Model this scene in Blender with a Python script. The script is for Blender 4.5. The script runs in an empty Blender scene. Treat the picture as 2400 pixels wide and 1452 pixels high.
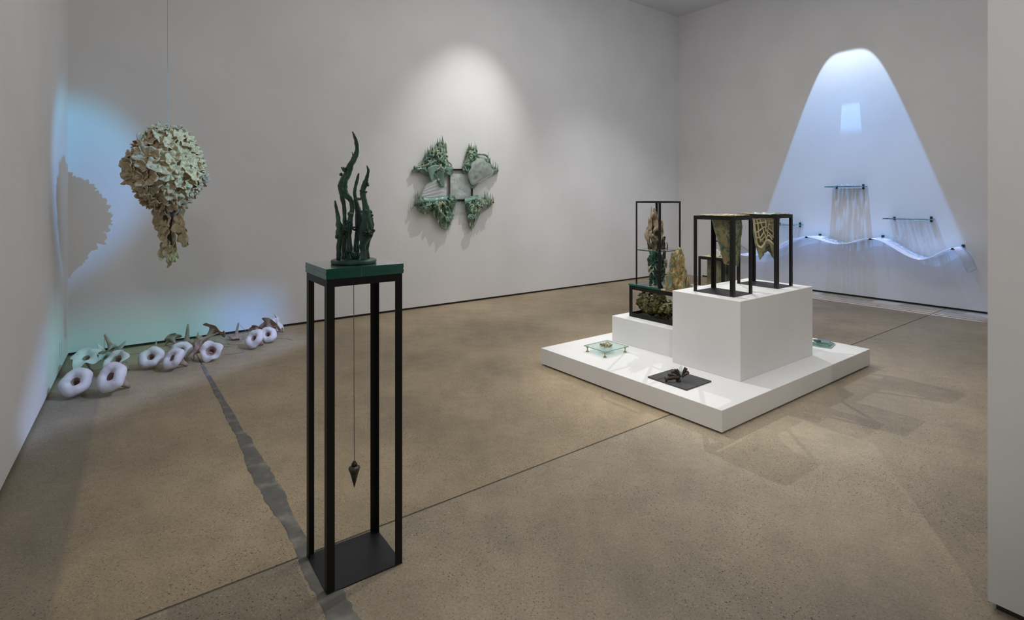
import bpy, math, random
from math import sin, cos, pi, radians, sqrt, atan2
from mathutils import Vector, Matrix, noise

SC = bpy.context.scene
COL = SC.collection
RND = random.Random(7)

# ------------------------------------------------------------------ camera
FPX, HOR, EYE = 1260.0, 465.0, 1.5          # focal length and horizon in pixels of the 2400 x 1452 frame, eye height
cam_d = bpy.data.cameras.new('camera')
cam_d.sensor_width = 36.0
cam_d.lens = 36.0 * FPX / 2400.0
cam_d.shift_y = (HOR - 726.0) / 2400.0
cam_d.clip_start = 0.05
cam = bpy.data.objects.new('camera', cam_d)
cam.location = (0, 0, EYE)
cam.rotation_euler = (pi / 2, 0, 0)
COL.objects.link(cam)
SC.camera = cam

# ------------------------------------------------------------------ room plan (metres, eye above the origin)
BX, BY = 0.8012, 0.5984                     # along the long wall, to the right
CXd, CYd = 0.5984, -0.8012                  # along the right wall, towards the viewer
A0 = (-4.228, 5.122)                        # corner left wall / long wall
K0 = (3.333, 10.770)                        # corner long wall / right wall
AX, AY = 0.564, -0.826                      # along the left wall, towards the viewer
D0 = (1.744, 1.971)                         # free end of the near wall on the right
PF = (1.3345, 3.4177)                       # front corner of the low platform
ROT = atan2(BY, BX)
CEIL = 5.135

def at(px, py, y):
    return Vector(((px - 1200) / FPX * y, y, EYE + (HOR - py) / FPX * y))
def onz(px, py, z=0.0):
    y = (EYE - z) * FPX / (py - HOR)
    return Vector(((px - 1200) / FPX * y, y, z))
def wall_pt(px, py, o, d, n, out=0.0):
    ox, oy = o[0] + n[0] * out, o[1] + n[1] * out
    t = (px - 1200) / FPX
    k = (t * oy - ox) / (d[0] - t * d[1])
    y = oy + d[1] * k
    return Vector((ox + d[0] * k, y, EYE + (HOR - py) / FPX * y))
def wallB(px, py, out=0.0):
    return wall_pt(px, py, A0, (BX, BY), (BY, -BX), out)
def wallC(px, py, out=0.0):
    return wall_pt(px, py, K0, (CXd, CYd), (-BX, -BY), out)
def csz(s, z, out=0.0):
    return Vector((K0[0] + CXd * s - BX * out, K0[1] + CYd * s - BY * out, z))
def PL(u, v, z=0.0):
    return Vector((PF[0] + BX * u - BY * v, PF[1] + BY * u + BX * v, z))

# ------------------------------------------------------------------ world, lights, exposure
w = bpy.data.worlds.new('world'); SC.world = w; w.use_nodes = True
w.node_tree.nodes['Background'].inputs[0].default_value = (0.5, 0.5, 0.52, 1)
w.node_tree.nodes['Background'].inputs[1].default_value = 0.1
SC.view_settings.view_transform = 'Standard'
SC.view_settings.look = 'None'
SC.view_settings.gamma = 1.0
SC.view_settings.use_curve_mapping = False
SC.view_settings.exposure = -0.11
try:
    SC.cycles.use_denoising = True
    SC.cycles.max_bounces = 14
    SC.cycles.transparent_max_bounces = 24
    SC.cycles.caustics_reflective = False
    SC.cycles.caustics_refractive = False
    SC.cycles.sample_clamp_indirect = 4.0
except Exception:
    pass

def aim(o, target):
    d = Vector(target) - o.location
    o.rotation_euler = d.to_track_quat('-Z', 'Y').to_euler()
def area(name, loc, target, sx, sy, power, col=(1, 1, 1)):
    l = bpy.data.lights.new(name, 'AREA'); l.shape = 'RECTANGLE'; l.size = sx; l.size_y = sy
    l.energy = power; l.color = col
    o = bpy.data.objects.new(name, l); o.location = loc; COL.objects.link(o); aim(o, target); return o
def spot(name, loc, target, power, angle, blend=0.5, radius=0.04, col=(1, 1, 1)):
    l = bpy.data.lights.new(name, 'SPOT'); l.energy = power; l.spot_size = radians(angle); l.spot_blend = blend
    l.shadow_soft_size = radius; l.color = col
    o = bpy.data.objects.new(name, l); o.location = loc; COL.objects.link(o); aim(o, target); return o

# added fill lights, no real fixtures, for the gallery and the entry passage
def bulb(name, loc, power, radius, col=(1, 1, 1)):
    l = bpy.data.lights.new(name, 'POINT'); l.energy = power; l.shadow_soft_size = radius; l.color = col
    o = bpy.data.objects.new(name, l); o.location = loc; COL.objects.link(o); return o
area('gallery_area_fill', (1.6, 5.0, 4.95), (1.6, 5.0, 0), 4.0, 3.4, 66, (1.0, 0.985, 0.96))
bulb('gallery_fill', (1.9, 5.6, 4.1), 38, 0.45, (0.96, 0.985, 1.03))
bulb('left_fill', (-1.2, 3.2, 4.25), 12, 0.35, (0.985, 0.99, 1.0))
bulb('passage_fill', (0.9, -1.2, 1.35), 24, 0.35, (1.0, 0.975, 0.94))
# track spots, then an added front fill on the sculpture
rsp = wallB(1080, 440)
spot('relief_spot', (rsp.x + 1.45 * BY + 0.34 * BX, rsp.y - 1.45 * BX + 0.34 * BY, 4.85), wallB(1090, 430), 215, 60, 1.0, 0.015, (1.0, 0.985, 0.96))
spot('long_wall_wash', (2.0, 5.3, 4.9), wallB(1430, 585), 290, 46, 1.0, 0.12, (1.0, 0.985, 1.0))
spot('platform_spot', (-0.6, 1.9, 4.75), PL(1.1, 0.9, 0.3), 215, 40, 0.6, 0.012, (1.0, 0.985, 0.96))
spot('platform_spot', (0.69, -1.0, 4.2), PL(1.1, 0.9, 0.5), 200, 48, 0.5, 0.02, (1.0, 0.985, 0.96))
spot('platform_spot', PL(3.2, 2.6, 4.8), PL(1.15, 0.85, 0.4), 255, 36, 0.6, 0.012, (1.0, 0.99, 0.975))
spot('platform_spot', PL(0.2, 3.0, 4.8), PL(1.0, 0.8, 0.3), 310, 38, 0.6, 0.012, (1.0, 0.99, 0.975))
spot('stand_spot', (0.3, 3.1, 4.85), (-0.75, 2.15, 0.4), 110, 40, 0.9, 0.012, (1.0, 0.97, 0.92))
spot('sculpture_fill', (-1.3, 1.3, 4.5), (-2.95, 4.60, 1.70), 70, 24, 1.0, 0.30, (1.0, 0.96, 0.88))  # added soft fill that brightens the sculpture's front

class LN:                                   # tiny helper for lamp node trees
    def __init__(s, light):
        light.use_nodes = True
        s.t = light.node_tree; s.n = s.t.nodes; s.n.clear()
        s.out = s.n.new('ShaderNodeOutputLight'); s.em = s.n.new('ShaderNodeEmission')
        s.t.links.new(s.em.outputs[0], s.out.inputs[0])
    def put(s, sock, v):
        if isinstance(v, (int, float)): sock.default_value = v
        else: s.t.links.new(v, sock)
    def m(s, op, a, b=0.0, c=0.0):
        n = s.n.new('ShaderNodeMath'); n.operation = op
        for i, v in enumerate((a, b, c)): s.put(n.inputs[i], v)
        return n.outputs[0]
    def ss(s, v, e0, e1):                   # smoothstep from e0 (0) to e1 (1)
        n = s.n.new('ShaderNodeMapRange'); n.interpolation_type = 'SMOOTHSTEP'
        s.put(n.inputs[0], v)
        lo, hi = (e0, e1) if e0 < e1 else (e1, e0)
        n.inputs[1].default_value = lo; n.inputs[2].default_value = hi
        n.inputs[3].default_value = 0 if e0 < e1 else 1; n.inputs[4].default_value = 1 if e0 < e1 else 0
        return n.outputs[0]
    def mix(s, f, a, b):
        n = s.n.new('ShaderNodeMix'); n.data_type = 'RGBA'
        s.put(n.inputs[0], f)
        for sock, v in ((n.inputs[6], a), (n.inputs[7], b)):
            if isinstance(v, tuple): sock.default_value = (*v, 1)
            else: s.t.links.new(v, sock)
        return n.outputs[2]
    def xy(s):
        tc = s.n.new('ShaderNodeTexCoord'); sp = s.n.new('ShaderNodeSeparateXYZ')
        s.t.links.new(tc.outputs['Normal'], sp.inputs[0])
        az = s.m('ABSOLUTE', sp.outputs[2])
        return s.m('DIVIDE', sp.outputs[0], az), s.m('DIVIDE', sp.outputs[1], az)

# video projector on the left: a blue and teal image thrown past the hanging sculpture
pj = spot('left_projector', (0.43, 3.63, 2.99), (-4.0, 5.2, 1.2), 480, 70, 0.0, 0.004)
g = LN(pj.data); p, q = g.xy()
ex = g.m('DIVIDE', g.m('ADD', p, 0.055), 0.150); ey = g.m('DIVIDE', g.m('ADD', q, -0.095), 0.185)
lobe = g.ss(g.m('SQRT', g.m('ADD', g.m('MULTIPLY', ex, ex), g.m('MULTIPLY', ey, ey))), 1.12, 0.66)
qq = g.m('ADD', q, g.m('MULTIPLY', g.m('MAXIMUM', p, 0.0), 0.27))
band = g.m('MULTIPLY', g.m('MULTIPLY', g.ss(qq, -0.09, -0.21), g.ss(q, -0.47, -0.40)), g.m('MULTIPLY', g.ss(p, 0.37, 0.24), g.ss(g.m('SUBTRACT', p, q), -0.06, 0.07)))
band = g.m('MULTIPLY', band, g.m('ADD', 0.78, g.m('MULTIPLY', g.ss(p, 0.10, 0.24), 0.40)))
lines = g.m('ADD', 1.0, g.m('MULTIPLY', g.m('SINE', g.m('MULTIPLY', g.m('ADD', p, g.m('MULTIPLY', q, 0.35)), 620.0)), 0.05))
mask = g.m('MULTIPLY', g.m('ADD', g.m('MULTIPLY', lobe, 1.0), g.m('MULTIPLY', band, 1.25)), lines)
bandcol = g.mix(g.ss(p, 0.12, 0.23), (0.09, 0.62, 0.68), (0.10, 0.42, 1.0))
bandcol = g.mix(g.ss(p, -0.16, -0.28), bandcol, (0.12, 0.45, 0.95))
bandcol = g.mix(g.ss(q, -0.24, -0.33), bandcol, (0.36, 0.50, 0.92))
col = g.mix(g.ss(q, -0.06, -0.16), g.mix(g.ss(q, 0.05, 0.26), (0.13, 0.44, 1.0), (0.06, 0.58, 1.0)), bandcol)
cx = g.m('DIVIDE', g.m('ADD', p, 0.060), 0.082); cy = g.m('DIVIDE', g.m('ADD', q, -0.025), 0.110)
col = g.mix(g.ss(g.m('SQRT', g.m('ADD', g.m('MULTIPLY', cx, cx), g.m('MULTIPLY', cy, cy))), 1.05, 0.60), col, (0.30, 0.68, 1.0))
g.t.links.new(col, g.em.inputs[0]); g.t.links.new(mask, g.em.inputs[1])

# blue-white lamp high on the right wall, throwing a tall bell of light down that wall
bl = bpy.data.lights.new('wall_beam', 'SPOT'); bl.energy = 1750; bl.spot_size = radians(60); bl.spot_blend = 0; bl.shadow_soft_size = 0.006
bo = bpy.data.objects.new('wall_beam', bl); bo.location = csz(3.1, 4.969, 0.40); COL.objects.link(bo)
bo.rotation_euler = (0, 0, atan2(CYd, CXd))          # local x runs along the right wall, local y into the wall
g = LN(bl); x, y = g.xy()
ax = g.m('POWER', g.m('DIVIDE', g.m('ABSOLUTE', x), 0.345), 3.8)
ay = g.m('POWER', g.m('DIVIDE', g.m('MAXIMUM', y, 0.0), 0.333), 3.8)
inside = g.ss(g.m('ADD', ax, ay), 1.12, 0.92)
front = g.m('ADD', g.ss(y, -0.026, -0.020), g.m('MULTIPLY', g.m('MULTIPLY', g.ss(y, -0.049, -0.046), g.ss(y, -0.034, -0.037)), 0.55))     # main beam plus a thin sliver that reaches the floor
ym = g.m('MAXIMUM', y, 0.055)
gain = g.m('POWER', g.m('DIVIDE', 0.106, ym), 1.55)
scan = g.m('ADD', 1.0, g.m('MULTIPLY', g.m('SINE', g.m('DIVIDE', 0.4 * 2 * pi / 0.055, ym)), 0.03))
sq = g.m('MULTIPLY', g.m('MULTIPLY', g.ss(x, -0.050, -0.046), g.ss(x, 0.076, 0.072)), g.m('MULTIPLY', g.ss(y, 0.160, 0.170), g.ss(y, 0.200, 0.196)))  # bright square: a reflection off the glass, put into the lamp pattern
gain = g.m('MULTIPLY', gain, g.m('ADD', 1.0, g.m('MULTIPLY', sq, 0.75)))
front = g.m('MULTIPLY', front, g.m('ADD', 0.50, g.m('MULTIPLY', g.ss(y, 0.0, 0.07), 0.50)))
strength = g.m('MULTIPLY', g.m('MULTIPLY', inside, front), g.m('MULTIPLY', gain, scan))
col = g.mix(g.ss(y, 0.16, 0.33), (0.20, 0.47, 1.0), (0.66, 0.82, 1.0))
col = g.mix(g.ss(y, 0.075, 0.045), col, (0.48, 0.56, 0.92))
g.t.links.new(col, g.em.inputs[0]); g.t.links.new(strength, g.em.inputs[1])

# ------------------------------------------------------------------ materials
def principled(name):
    m = bpy.data.materials.new(name); m.use_nodes = True
    return m, m.node_tree, m.node_tree.nodes['Principled BSDF']
def mat(name, cols, scale=6.0, rough=0.5, bump=0.0, bscale=30.0, metal=0.0, coat=0.0, detail=6.0, spec=0.5, dist=0.0):
    """noise-mottled surface; cols = one colour or a list of (position, colour)"""
    m, t, b = principled(name)
    b.inputs['Roughness'].default_value = rough; b.inputs['Metallic'].default_value = metal
    b.inputs['Coat Weight'].default_value = coat; b.inputs['Specular IOR Level'].default_value = spec
    b.inputs['Coat Roughness'].default_value = 0.12
    tc = t.nodes.new('ShaderNodeTexCoord')
    if isinstance(cols, tuple): cols = [(0.3, tuple(c * 0.93 for c in cols)), (0.7, cols)]
    n = t.nodes.new('ShaderNodeTexNoise'); n.inputs['Scale'].default_value = scale; n.inputs['Detail'].default_value = detail
    n.inputs['Distortion'].default_value = dist
    t.links.new(tc.outputs['Object'], n.inputs['Vector'])
    r = t.nodes.new('ShaderNodeValToRGB'); e = r.color_ramp.elements
    while len(e) < len(cols): e.new(0.5)
    for i, (p_, c) in enumerate(cols): e[i].position = p_; e[i].color = (*c, 1)
    t.links.new(n.outputs['Fac'], r.inputs[0]); t.links.new(r.outputs[0], b.inputs['Base Color'])
    if bump:
        n2 = t.nodes.new('ShaderNodeTexNoise'); n2.inputs['Scale'].default_value = bscale; n2.inputs['Detail'].default_value = 5
        bp = t.nodes.new('ShaderNodeBump'); bp.inputs['Strength'].default_value = bump; bp.inputs['Distance'].default_value = 0.01
        t.links.new(tc.outputs['Object'], n2.inputs['Vector']); t.links.new(n2.outputs['Fac'], bp.inputs['Height'])
        t.links.new(bp.outputs[0], b.inputs['Normal'])
    return m
def glass(name, tint=(0.9, 0.97, 0.95), gloss=1.0, diffuse=0.0, streak=0.0, rough=0.02, bump=0.0):
    """thin sheet glass: tinted see-through plus a Fresnel reflection, optionally rippled"""
    m = bpy.data.materials.new(name); m.use_nodes = True; t = m.node_tree; t.nodes.clear()
    out = t.nodes.new('ShaderNodeOutputMaterial')
    tr = t.nodes.new('ShaderNodeBsdfTransparent'); tr.inputs[0].default_value = (*tint, 1)
    gl = t.nodes.new('ShaderNodeBsdfGlossy'); gl.inputs['Roughness'].default_value = rough; gl.inputs[0].default_value = (gloss, gloss, gloss, 1)
    fr = t.nodes.new('ShaderNodeFresnel'); fr.inputs[0].default_value = 1.5
    ge = t.nodes.new('ShaderNodeNewGeometry'); iv = t.nodes.new('ShaderNodeMath'); iv.operation = 'SUBTRACT'; iv.inputs[0].default_value = 1.0
    mu = t.nodes.new('ShaderNodeMath'); mu.operation = 'MULTIPLY'; t.links.new(ge.outputs['Backfacing'], iv.inputs[1])
    t.links.new(fr.outputs[0], mu.inputs[0]); t.links.new(iv.outputs[0], mu.inputs[1])     # no second reflection from inside the pane
    mx = t.nodes.new('ShaderNodeMixShader'); t.links.new(mu.outputs[0], mx.inputs[0])
    base = tr.outputs[0]
    tc = t.nodes.new('ShaderNodeTexCoord')
    if streak:  # uneven tint imitates caustic streaks in the shelf's shadow
        n = t.nodes.new('ShaderNodeTexNoise'); n.inputs['Scale'].default_value = 34; n.inputs['Detail'].default_value = 4
        t.links.new(tc.outputs['Object'], n.inputs['Vector'])
        r = t.nodes.new('ShaderNodeValToRGB'); e = r.color_ramp.elements
        lo = tuple(c * (1 - streak) for c in tint)
        e[0].position = 0.44; e[0].color = (*lo, 1); e[1].position = 0.60; e[1].color = (*tint, 1)
        t.links.new(n.outputs['Fac'], r.inputs[0]); t.links.new(r.outputs[0], tr.inputs[0])
    if diffuse:
        df = t.nodes.new('ShaderNodeBsdfDiffuse'); df.inputs[0].default_value = (0.92, 0.93, 0.93, 1)
        tl = t.nodes.new('ShaderNodeBsdfTranslucent'); tl.inputs[0].default_value = (0.8, 0.85, 0.9, 1)
        m1 = t.nodes.new('ShaderNodeMixShader'); m1.inputs[0].default_value = 0.45
        t.links.new(df.outputs[0], m1.inputs[1]); t.links.new(tl.outputs[0], m1.inputs[2])
        m2 = t.nodes.new('ShaderNodeMixShader'); m2.inputs[0].default_value = diffuse
        t.links.new(tr.outputs[0], m2.inputs[1]); t.links.new(m1.outputs[0], m2.inputs[2]); base = m2.outputs[0]
    if bump:
        n2 = t.nodes.new('ShaderNodeTexNoise'); n2.inputs['Scale'].default_value = 22; n2.inputs['Detail'].default_value = 3
        bp = t.nodes.new('ShaderNodeBump'); bp.inputs['Strength'].default_value = bump; bp.inputs['Distance'].default_value = 0.02
        t.links.new(tc.outputs['Object'], n2.inputs['Vector']); t.links.new(n2.outputs['Fac'], bp.inputs['Height'])
        t.links.new(bp.outputs[0], gl.inputs['Normal']); t.links.new(bp.outputs[0], fr.inputs['Normal'])
    t.links.new(base, mx.inputs[1]); t.links.new(gl.outputs[0], mx.inputs[2]); t.links.new(mx.outputs[0], out.inputs[0])
    return m

def floor_mat(name, tones, grain=1.0):
    m, t, b = principled(name)
    N = t.nodes.new; L = t.links.new
    geo = N('ShaderNodeNewGeometry'); pos = geo.outputs['Position']
    def nz(scale, detail, rough=0.6):
        n = N('ShaderNodeTexNoise'); n.inputs['Scale'].default_value = scale; n.inputs['Detail'].default_value = detail
        n.inputs['Roughness'].default_value = rough; L(pos, n.inputs['Vector']); return n.outputs['Fac']
    def ramp(f, cols):
        r = N('ShaderNodeValToRGB'); e = r.color_ramp.elements
        while len(e) < len(cols): e.new(0.5)
        for i, (p_, c) in enumerate(cols): e[i].position = p_; e[i].color = (*c, 1)
        L(f, r.inputs[0]); return r.outputs[0]
    def mx(f, a, c, mode='MIX'):
        n = N('ShaderNodeMix'); n.data_type = 'RGBA'; n.blend_type = mode
        if isinstance(f, float): n.inputs[0].default_value = f
        else: L(f, n.inputs[0])
        for s, v in ((n.inputs[6], a), (n.inputs[7], c)):
            if isinstance(v, tuple): s.default_value = (*v, 1)
            else: L(v, s)
        return n.outputs[2]
    base = ramp(nz(0.9, 7, 0.62), [(0.32, tones[0]), (0.5, tones[1]), (0.68, tones[2])])
    fine = ramp(nz(95, 4, 0.8), [(0.28, (0.70, 0.69, 0.68)), (0.5, (1, 1, 1)), (0.74, (1.28, 1.26, 1.22))])
    c = mx(1.0, base, fine, 'MULTIPLY')
    mid = ramp(nz(7, 5, 0.7), [(0.3, (0.88, 0.88, 0.88)), (0.7, (1.1, 1.1, 1.1))])
    c = mx(1.0, c, mid, 'MULTIPLY')
    patch_ = ramp(nz(1.6, 3), [(0.38, (0.35, 0.35, 0.35)), (0.62, (1.0, 1.0, 1.0))])
    for scale, rad, cover, colr in ((85, 0.26, 0.78, (0.09, 0.072, 0.055)), (70, 0.20, 0.84, (0.62, 0.55, 0.43)), (130, 0.30, 0.72, (0.12, 0.095, 0.072)), (40, 0.16, 0.86, (0.10, 0.085, 0.07))):
        v = N('ShaderNodeTexVoronoi'); v.inputs['Scale'].default_value = scale; L(pos, v.inputs['Vector'])
        lt = N('ShaderNodeMath'); lt.operation = 'LESS_THAN'; L(v.outputs['Distance'], lt.inputs[0]); lt.inputs[1].default_value = rad
        sp = N('ShaderNodeSeparateColor'); L(v.outputs['Color'], sp.inputs[0])
        gt = N('ShaderNodeMath'); gt.operation = 'GREATER_THAN'; L(sp.outputs[0], gt.inputs[0]); gt.inputs[1].default_value = cover
        mu = N('ShaderNodeMath'); mu.operation = 'MULTIPLY'; L(lt.outputs[0], mu.inputs[0]); L(gt.outputs[0], mu.inputs[1])
        m2 = N('ShaderNodeMath'); m2.operation = 'MULTIPLY'; L(mu.outputs[0], m2.inputs[0]); L(patch_, m2.inputs[1])
        c = mx(m2.outputs[0], c, colr)
    # darker, greyer pour along the left wall
    dp = N('ShaderNodeVectorMath'); dp.operation = 'DOT_PRODUCT'; L(pos, dp.inputs[0]); dp.inputs[1].default_value = (0.826, 0.564, 0)
    mr = N('ShaderNodeMapRange'); L(dp.outputs['Value'], mr.inputs[0])
    o = A0[0] * 0.826 + A0[1] * 0.564
    mr.inputs[1].default_value = o + 0.31; mr.inputs[2].default_value = o + 0.34; mr.inputs[3].default_value = 0.8; mr.inputs[4].default_value = 0.0
    c = mx(mr.outputs[0], c, mx(1.0, c, (0.66, 0.72, 0.80), 'MULTIPLY'))
    L(c, b.inputs['Base Color'])
    b.inputs['Roughness'].default_value = 0.48; b.inputs['Specular IOR Level'].default_value = 0.35
    bp = N('ShaderNodeBump'); bp.inputs['Strength'].default_value = 0.15; bp.inputs['Distance'].default_value = 0.004
    L(nz(60, 5, 0.7), bp.inputs['Height']); L(bp.outputs[0], b.inputs['Normal'])
    return m

M = {}
M['wall'] = mat('white_wall_paint', (0.80, 0.796, 0.798), 1.5, 0.85, 0.03, 90, spec=0.25)
M['ceiling'] = mat('ceiling_paint', (0.74, 0.74, 0.74), 1.5, 0.9, spec=0.2)
M['gap'] = mat('shadow_gap_dark', (0.035, 0.03, 0.027), 4, 0.8)  # dark colour stands in for the shade inside the shadow gaps
M['floor_back'] = floor_mat('brown_ground_concrete', [(0.30, 0.240, 0.160), (0.40, 0.315, 0.205), (0.50, 0.395, 0.262)])
M['floor_front'] = floor_mat('grey_brown_ground_concrete', [(0.30, 0.256, 0.188), (0.385, 0.322, 0.232), (0.46, 0.382, 0.275)])
M['sub'] = mat('joint_filler', (0.155, 0.145, 0.125), 12, 0.9)
M['patch'] = mat('grey_patch_compound', [(0.3, (0.125, 0.125, 0.115)), (0.52, (0.17, 0.168, 0.152)), (0.72, (0.33, 0.315, 0.27))], 9, 0.8, 0.2, 60)
M['plinth'] = mat('white_plinth_paint', (0.83, 0.825, 0.815), 2, 0.55, spec=0.3)
M['steel'] = mat('black_waxed_steel', [(0.3, (0.010, 0.0095, 0.009)), (0.7, (0.014, 0.013, 0.012))], 14, 0.45, 0.05, 60, spec=0.28)
M['steel_plate'] = mat('black_steel_plate', [(0.3, (0.014, 0.014, 0.016)), (0.7, (0.020, 0.020, 0.023))], 5, 0.40, 0.05, 40, spec=0.35)
M['slate'] = mat('dark_grey_slate', [(0.3, (0.035, 0.036, 0.038)), (0.7, (0.055, 0.056, 0.058))], 8, 0.45, 0.1, 50)
M['bronze_green'] = mat('green_black_bronze', [(0.30, (0.008, 0.028, 0.021)), (0.48, (0.014, 0.060, 0.044)), (0.62, (0.035, 0.130, 0.090)), (0.76, (0.15, 0.29, 0.19))], 11, 0.42, 0.4, 55, coat=0.25)
M['bronze_dark'] = mat('brown_bronze', [(0.3, (0.022, 0.016, 0.012)), (0.55, (0.055, 0.042, 0.033)), (0.8, (0.14, 0.11, 0.085))], 16, 0.4, 0.25, 60, metal=0.35)
M['lead'] = mat('patinated_brass', [(0.3, (0.045, 0.04, 0.03)), (0.6, (0.11, 0.10, 0.078))], 40, 0.45, 0.2, 80, metal=0.5)
M['cord'] = mat('grey_cord', (0.16, 0.15, 0.13), 30, 0.8)
M['cable'] = mat('steel_cable', (0.30, 0.31, 0.31), 30, 0.5, metal=0.5)
M['green_glass'] = mat('laminated_green_glass_edge', [(0.35, (0.000, 0.090, 0.062)), (0.65, (0.003, 0.125, 0.090))], 5, 0.08, spec=0.6, coat=0.6)
M['green_glass_pale'] = mat('green_glass_seam', (0.10, 0.36, 0.29), 5, 0.15, spec=0.6)
M['green_top'] = mat('green_glass_face', (0.15, 0.235, 0.205), 3, 0.05, spec=1.0, coat=1.0)  # pale base colour stands in for the wall reflected in the glass top
M['sheet'] = glass('clear_sheet_glass', (0.92, 0.975, 0.955))
M['sheet_edge'] = mat('teal_glass_edge', (0.05, 0.30, 0.29), 4, 0.1, spec=0.7, coat=0.5)
M['pale_edge'] = mat('pale_glass_edge', (0.22, 0.42, 0.36), 4, 0.1, spec=0.7, coat=0.5)
M['ripple'] = glass('rippled_shelf_glass', (0.80, 0.93, 0.96), streak=0.8, bump=0.4)
M['ripple_light'] = glass('light_rippled_shelf_glass', (0.86, 0.93, 0.96), streak=0.4, bump=0.4)
M['mint'] = glass('mint_tray_glass', (0.84, 0.94, 0.90), diffuse=0.16)
M['acrylic'] = glass('frosted_acrylic', (0.82, 0.86, 0.92), diffuse=0.42, rough=0.15)
M['tex_glass'] = glass('textured_cast_glass', (0.95, 0.98, 0.965), diffuse=0.30, bump=0.8, rough=0.05)
M['frost'] = glass('frosted_ribbed_glass', (0.9, 0.93, 0.92), diffuse=0.6, bump=0.2, rough=0.2)
M['cream'] = mat('unglazed_cream_ceramic', [(0.30, (0.40, 0.31, 0.18)), (0.55, (0.56, 0.46, 0.30)), (0.75, (0.66, 0.58, 0.42))], 9, 0.75, 0.3, 50)
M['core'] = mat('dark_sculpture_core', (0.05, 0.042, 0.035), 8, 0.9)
M['bisque'] = mat('white_porcelain', [(0.3, (0.66, 0.62, 0.63)), (0.7, (0.78, 0.745, 0.75))], 7, 0.6, 0.15, 40)
M['tan'] = mat('pink_brown_stoneware', [(0.3, (0.30, 0.205, 0.165)), (0.6, (0.42, 0.30, 0.245)), (0.8, (0.52, 0.42, 0.37))], 10, 0.75, 0.25, 50)
M['straw'] = mat('straw_twine', (0.30, 0.25, 0.18), 30, 0.9)
M['celadon'] = mat('celadon_glaze', [(0.28, (0.03, 0.085, 0.058)), (0.44, (0.11, 0.215, 0.155)), (0.57, (0.23, 0.36, 0.275)), (0.72, (0.52, 0.53, 0.41))], 13, 0.35, 0.35, 40, coat=0.35, dist=0.6)
M['celadon_tip'] = mat('cream_green_glaze', [(0.3, (0.20, 0.28, 0.19)), (0.5, (0.40, 0.43, 0.31)), (0.72, (0.62, 0.58, 0.44))], 16, 0.4, 0.2, 50, coat=0.3)
M['jade'] = mat('pale_jade_glaze', [(0.3, (0.16, 0.31, 0.26)), (0.6, (0.26, 0.43, 0.37)), (0.8, (0.37, 0.53, 0.46))], 8, 0.3, 0.15, 30, coat=0.4)
M['mottle'] = mat('teal_ochre_mottled_glaze', [(0.30, (0.022, 0.060, 0.045)), (0.42, (0.050, 0.105, 0.078)), (0.51, (0.17, 0.19, 0.085)), (0.60, (0.25, 0.20, 0.08)), (0.68, (0.26, 0.135, 0.055)), (0.80, (0.09, 0.13, 0.09))], 23, 0.32, 0.35, 40, coat=0.4, dist=0.8)
M['olive'] = mat('olive_celadon_glaze', [(0.30, (0.05, 0.07, 0.04)), (0.48, (0.16, 0.17, 0.095)), (0.62, (0.29, 0.27, 0.145)), (0.78, (0.12, 0.21, 0.16))], 12, 0.35, 0.3, 40, coat=0.35, dist=0.5)
M['cream_glaze'] = mat('cream_yellow_glaze', [(0.3, (0.34, 0.28, 0.15)), (0.6, (0.52, 0.45, 0.27)), (0.8, (0.62, 0.56, 0.38))], 12, 0.35, 0.15, 40, coat=0.4)
M['rock'] = mat('ochre_green_glaze', [(0.28, (0.07, 0.042, 0.012)), (0.38, (0.20, 0.128, 0.032)), (0.46, (0.42, 0.32, 0.13)), (0.53, (0.24, 0.165, 0.045)), (0.60, (0.11, 0.165, 0.11)), (0.68, (0.26, 0.33, 0.23)), (0.80, (0.30, 0.21, 0.06))], 14, 0.32, 0.35, 35, coat=0.5, dist=1.0)
M['gold'] = mat('gold_green_glaze', [(0.34, (0.018, 0.016, 0.006)), (0.47, (0.085, 0.072, 0.018)), (0.58, (0.26, 0.22, 0.05)), (0.72, (0.46, 0.39, 0.13))], 26, 0.35, 0.3, 50, coat=0.3)
M['spire'] = mat('sand_black_glaze', [(0.36, (0.02, 0.017, 0.012)), (0.43, (0.17, 0.13, 0.065)), (0.56, (0.42, 0.335, 0.215)), (0.75, (0.56, 0.45, 0.35))], 9, 0.45, 0.3, 40)
M['black_glaze'] = mat('black_brown_glaze', [(0.3, (0.010, 0.009, 0.007)), (0.7, (0.05, 0.042, 0.03))], 14, 0.4, 0.3, 50)
M['brass'] = mat('brass', (0.36, 0.29, 0.15), 20, 0.3, metal=0.8)
M['shell'] = mat('shell_ceramic', [(0.34, (0.06, 0.045, 0.022)), (0.44, (0.42, 0.35, 0.20)), (0.6, (0.72, 0.68, 0.55))], 60, 0.35, coat=0.4)
M['clip'] = mat('black_clip', (0.012, 0.014, 0.018), 8, 0.5)
M['plate_white'] = mat('white_plastic', (0.7, 0.71, 0.70), 8, 0.5)
M['cast_clear'] = glass('cast_clear_glass', (0.84, 0.92, 0.88), diffuse=0.12, bump=0.4)

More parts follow.
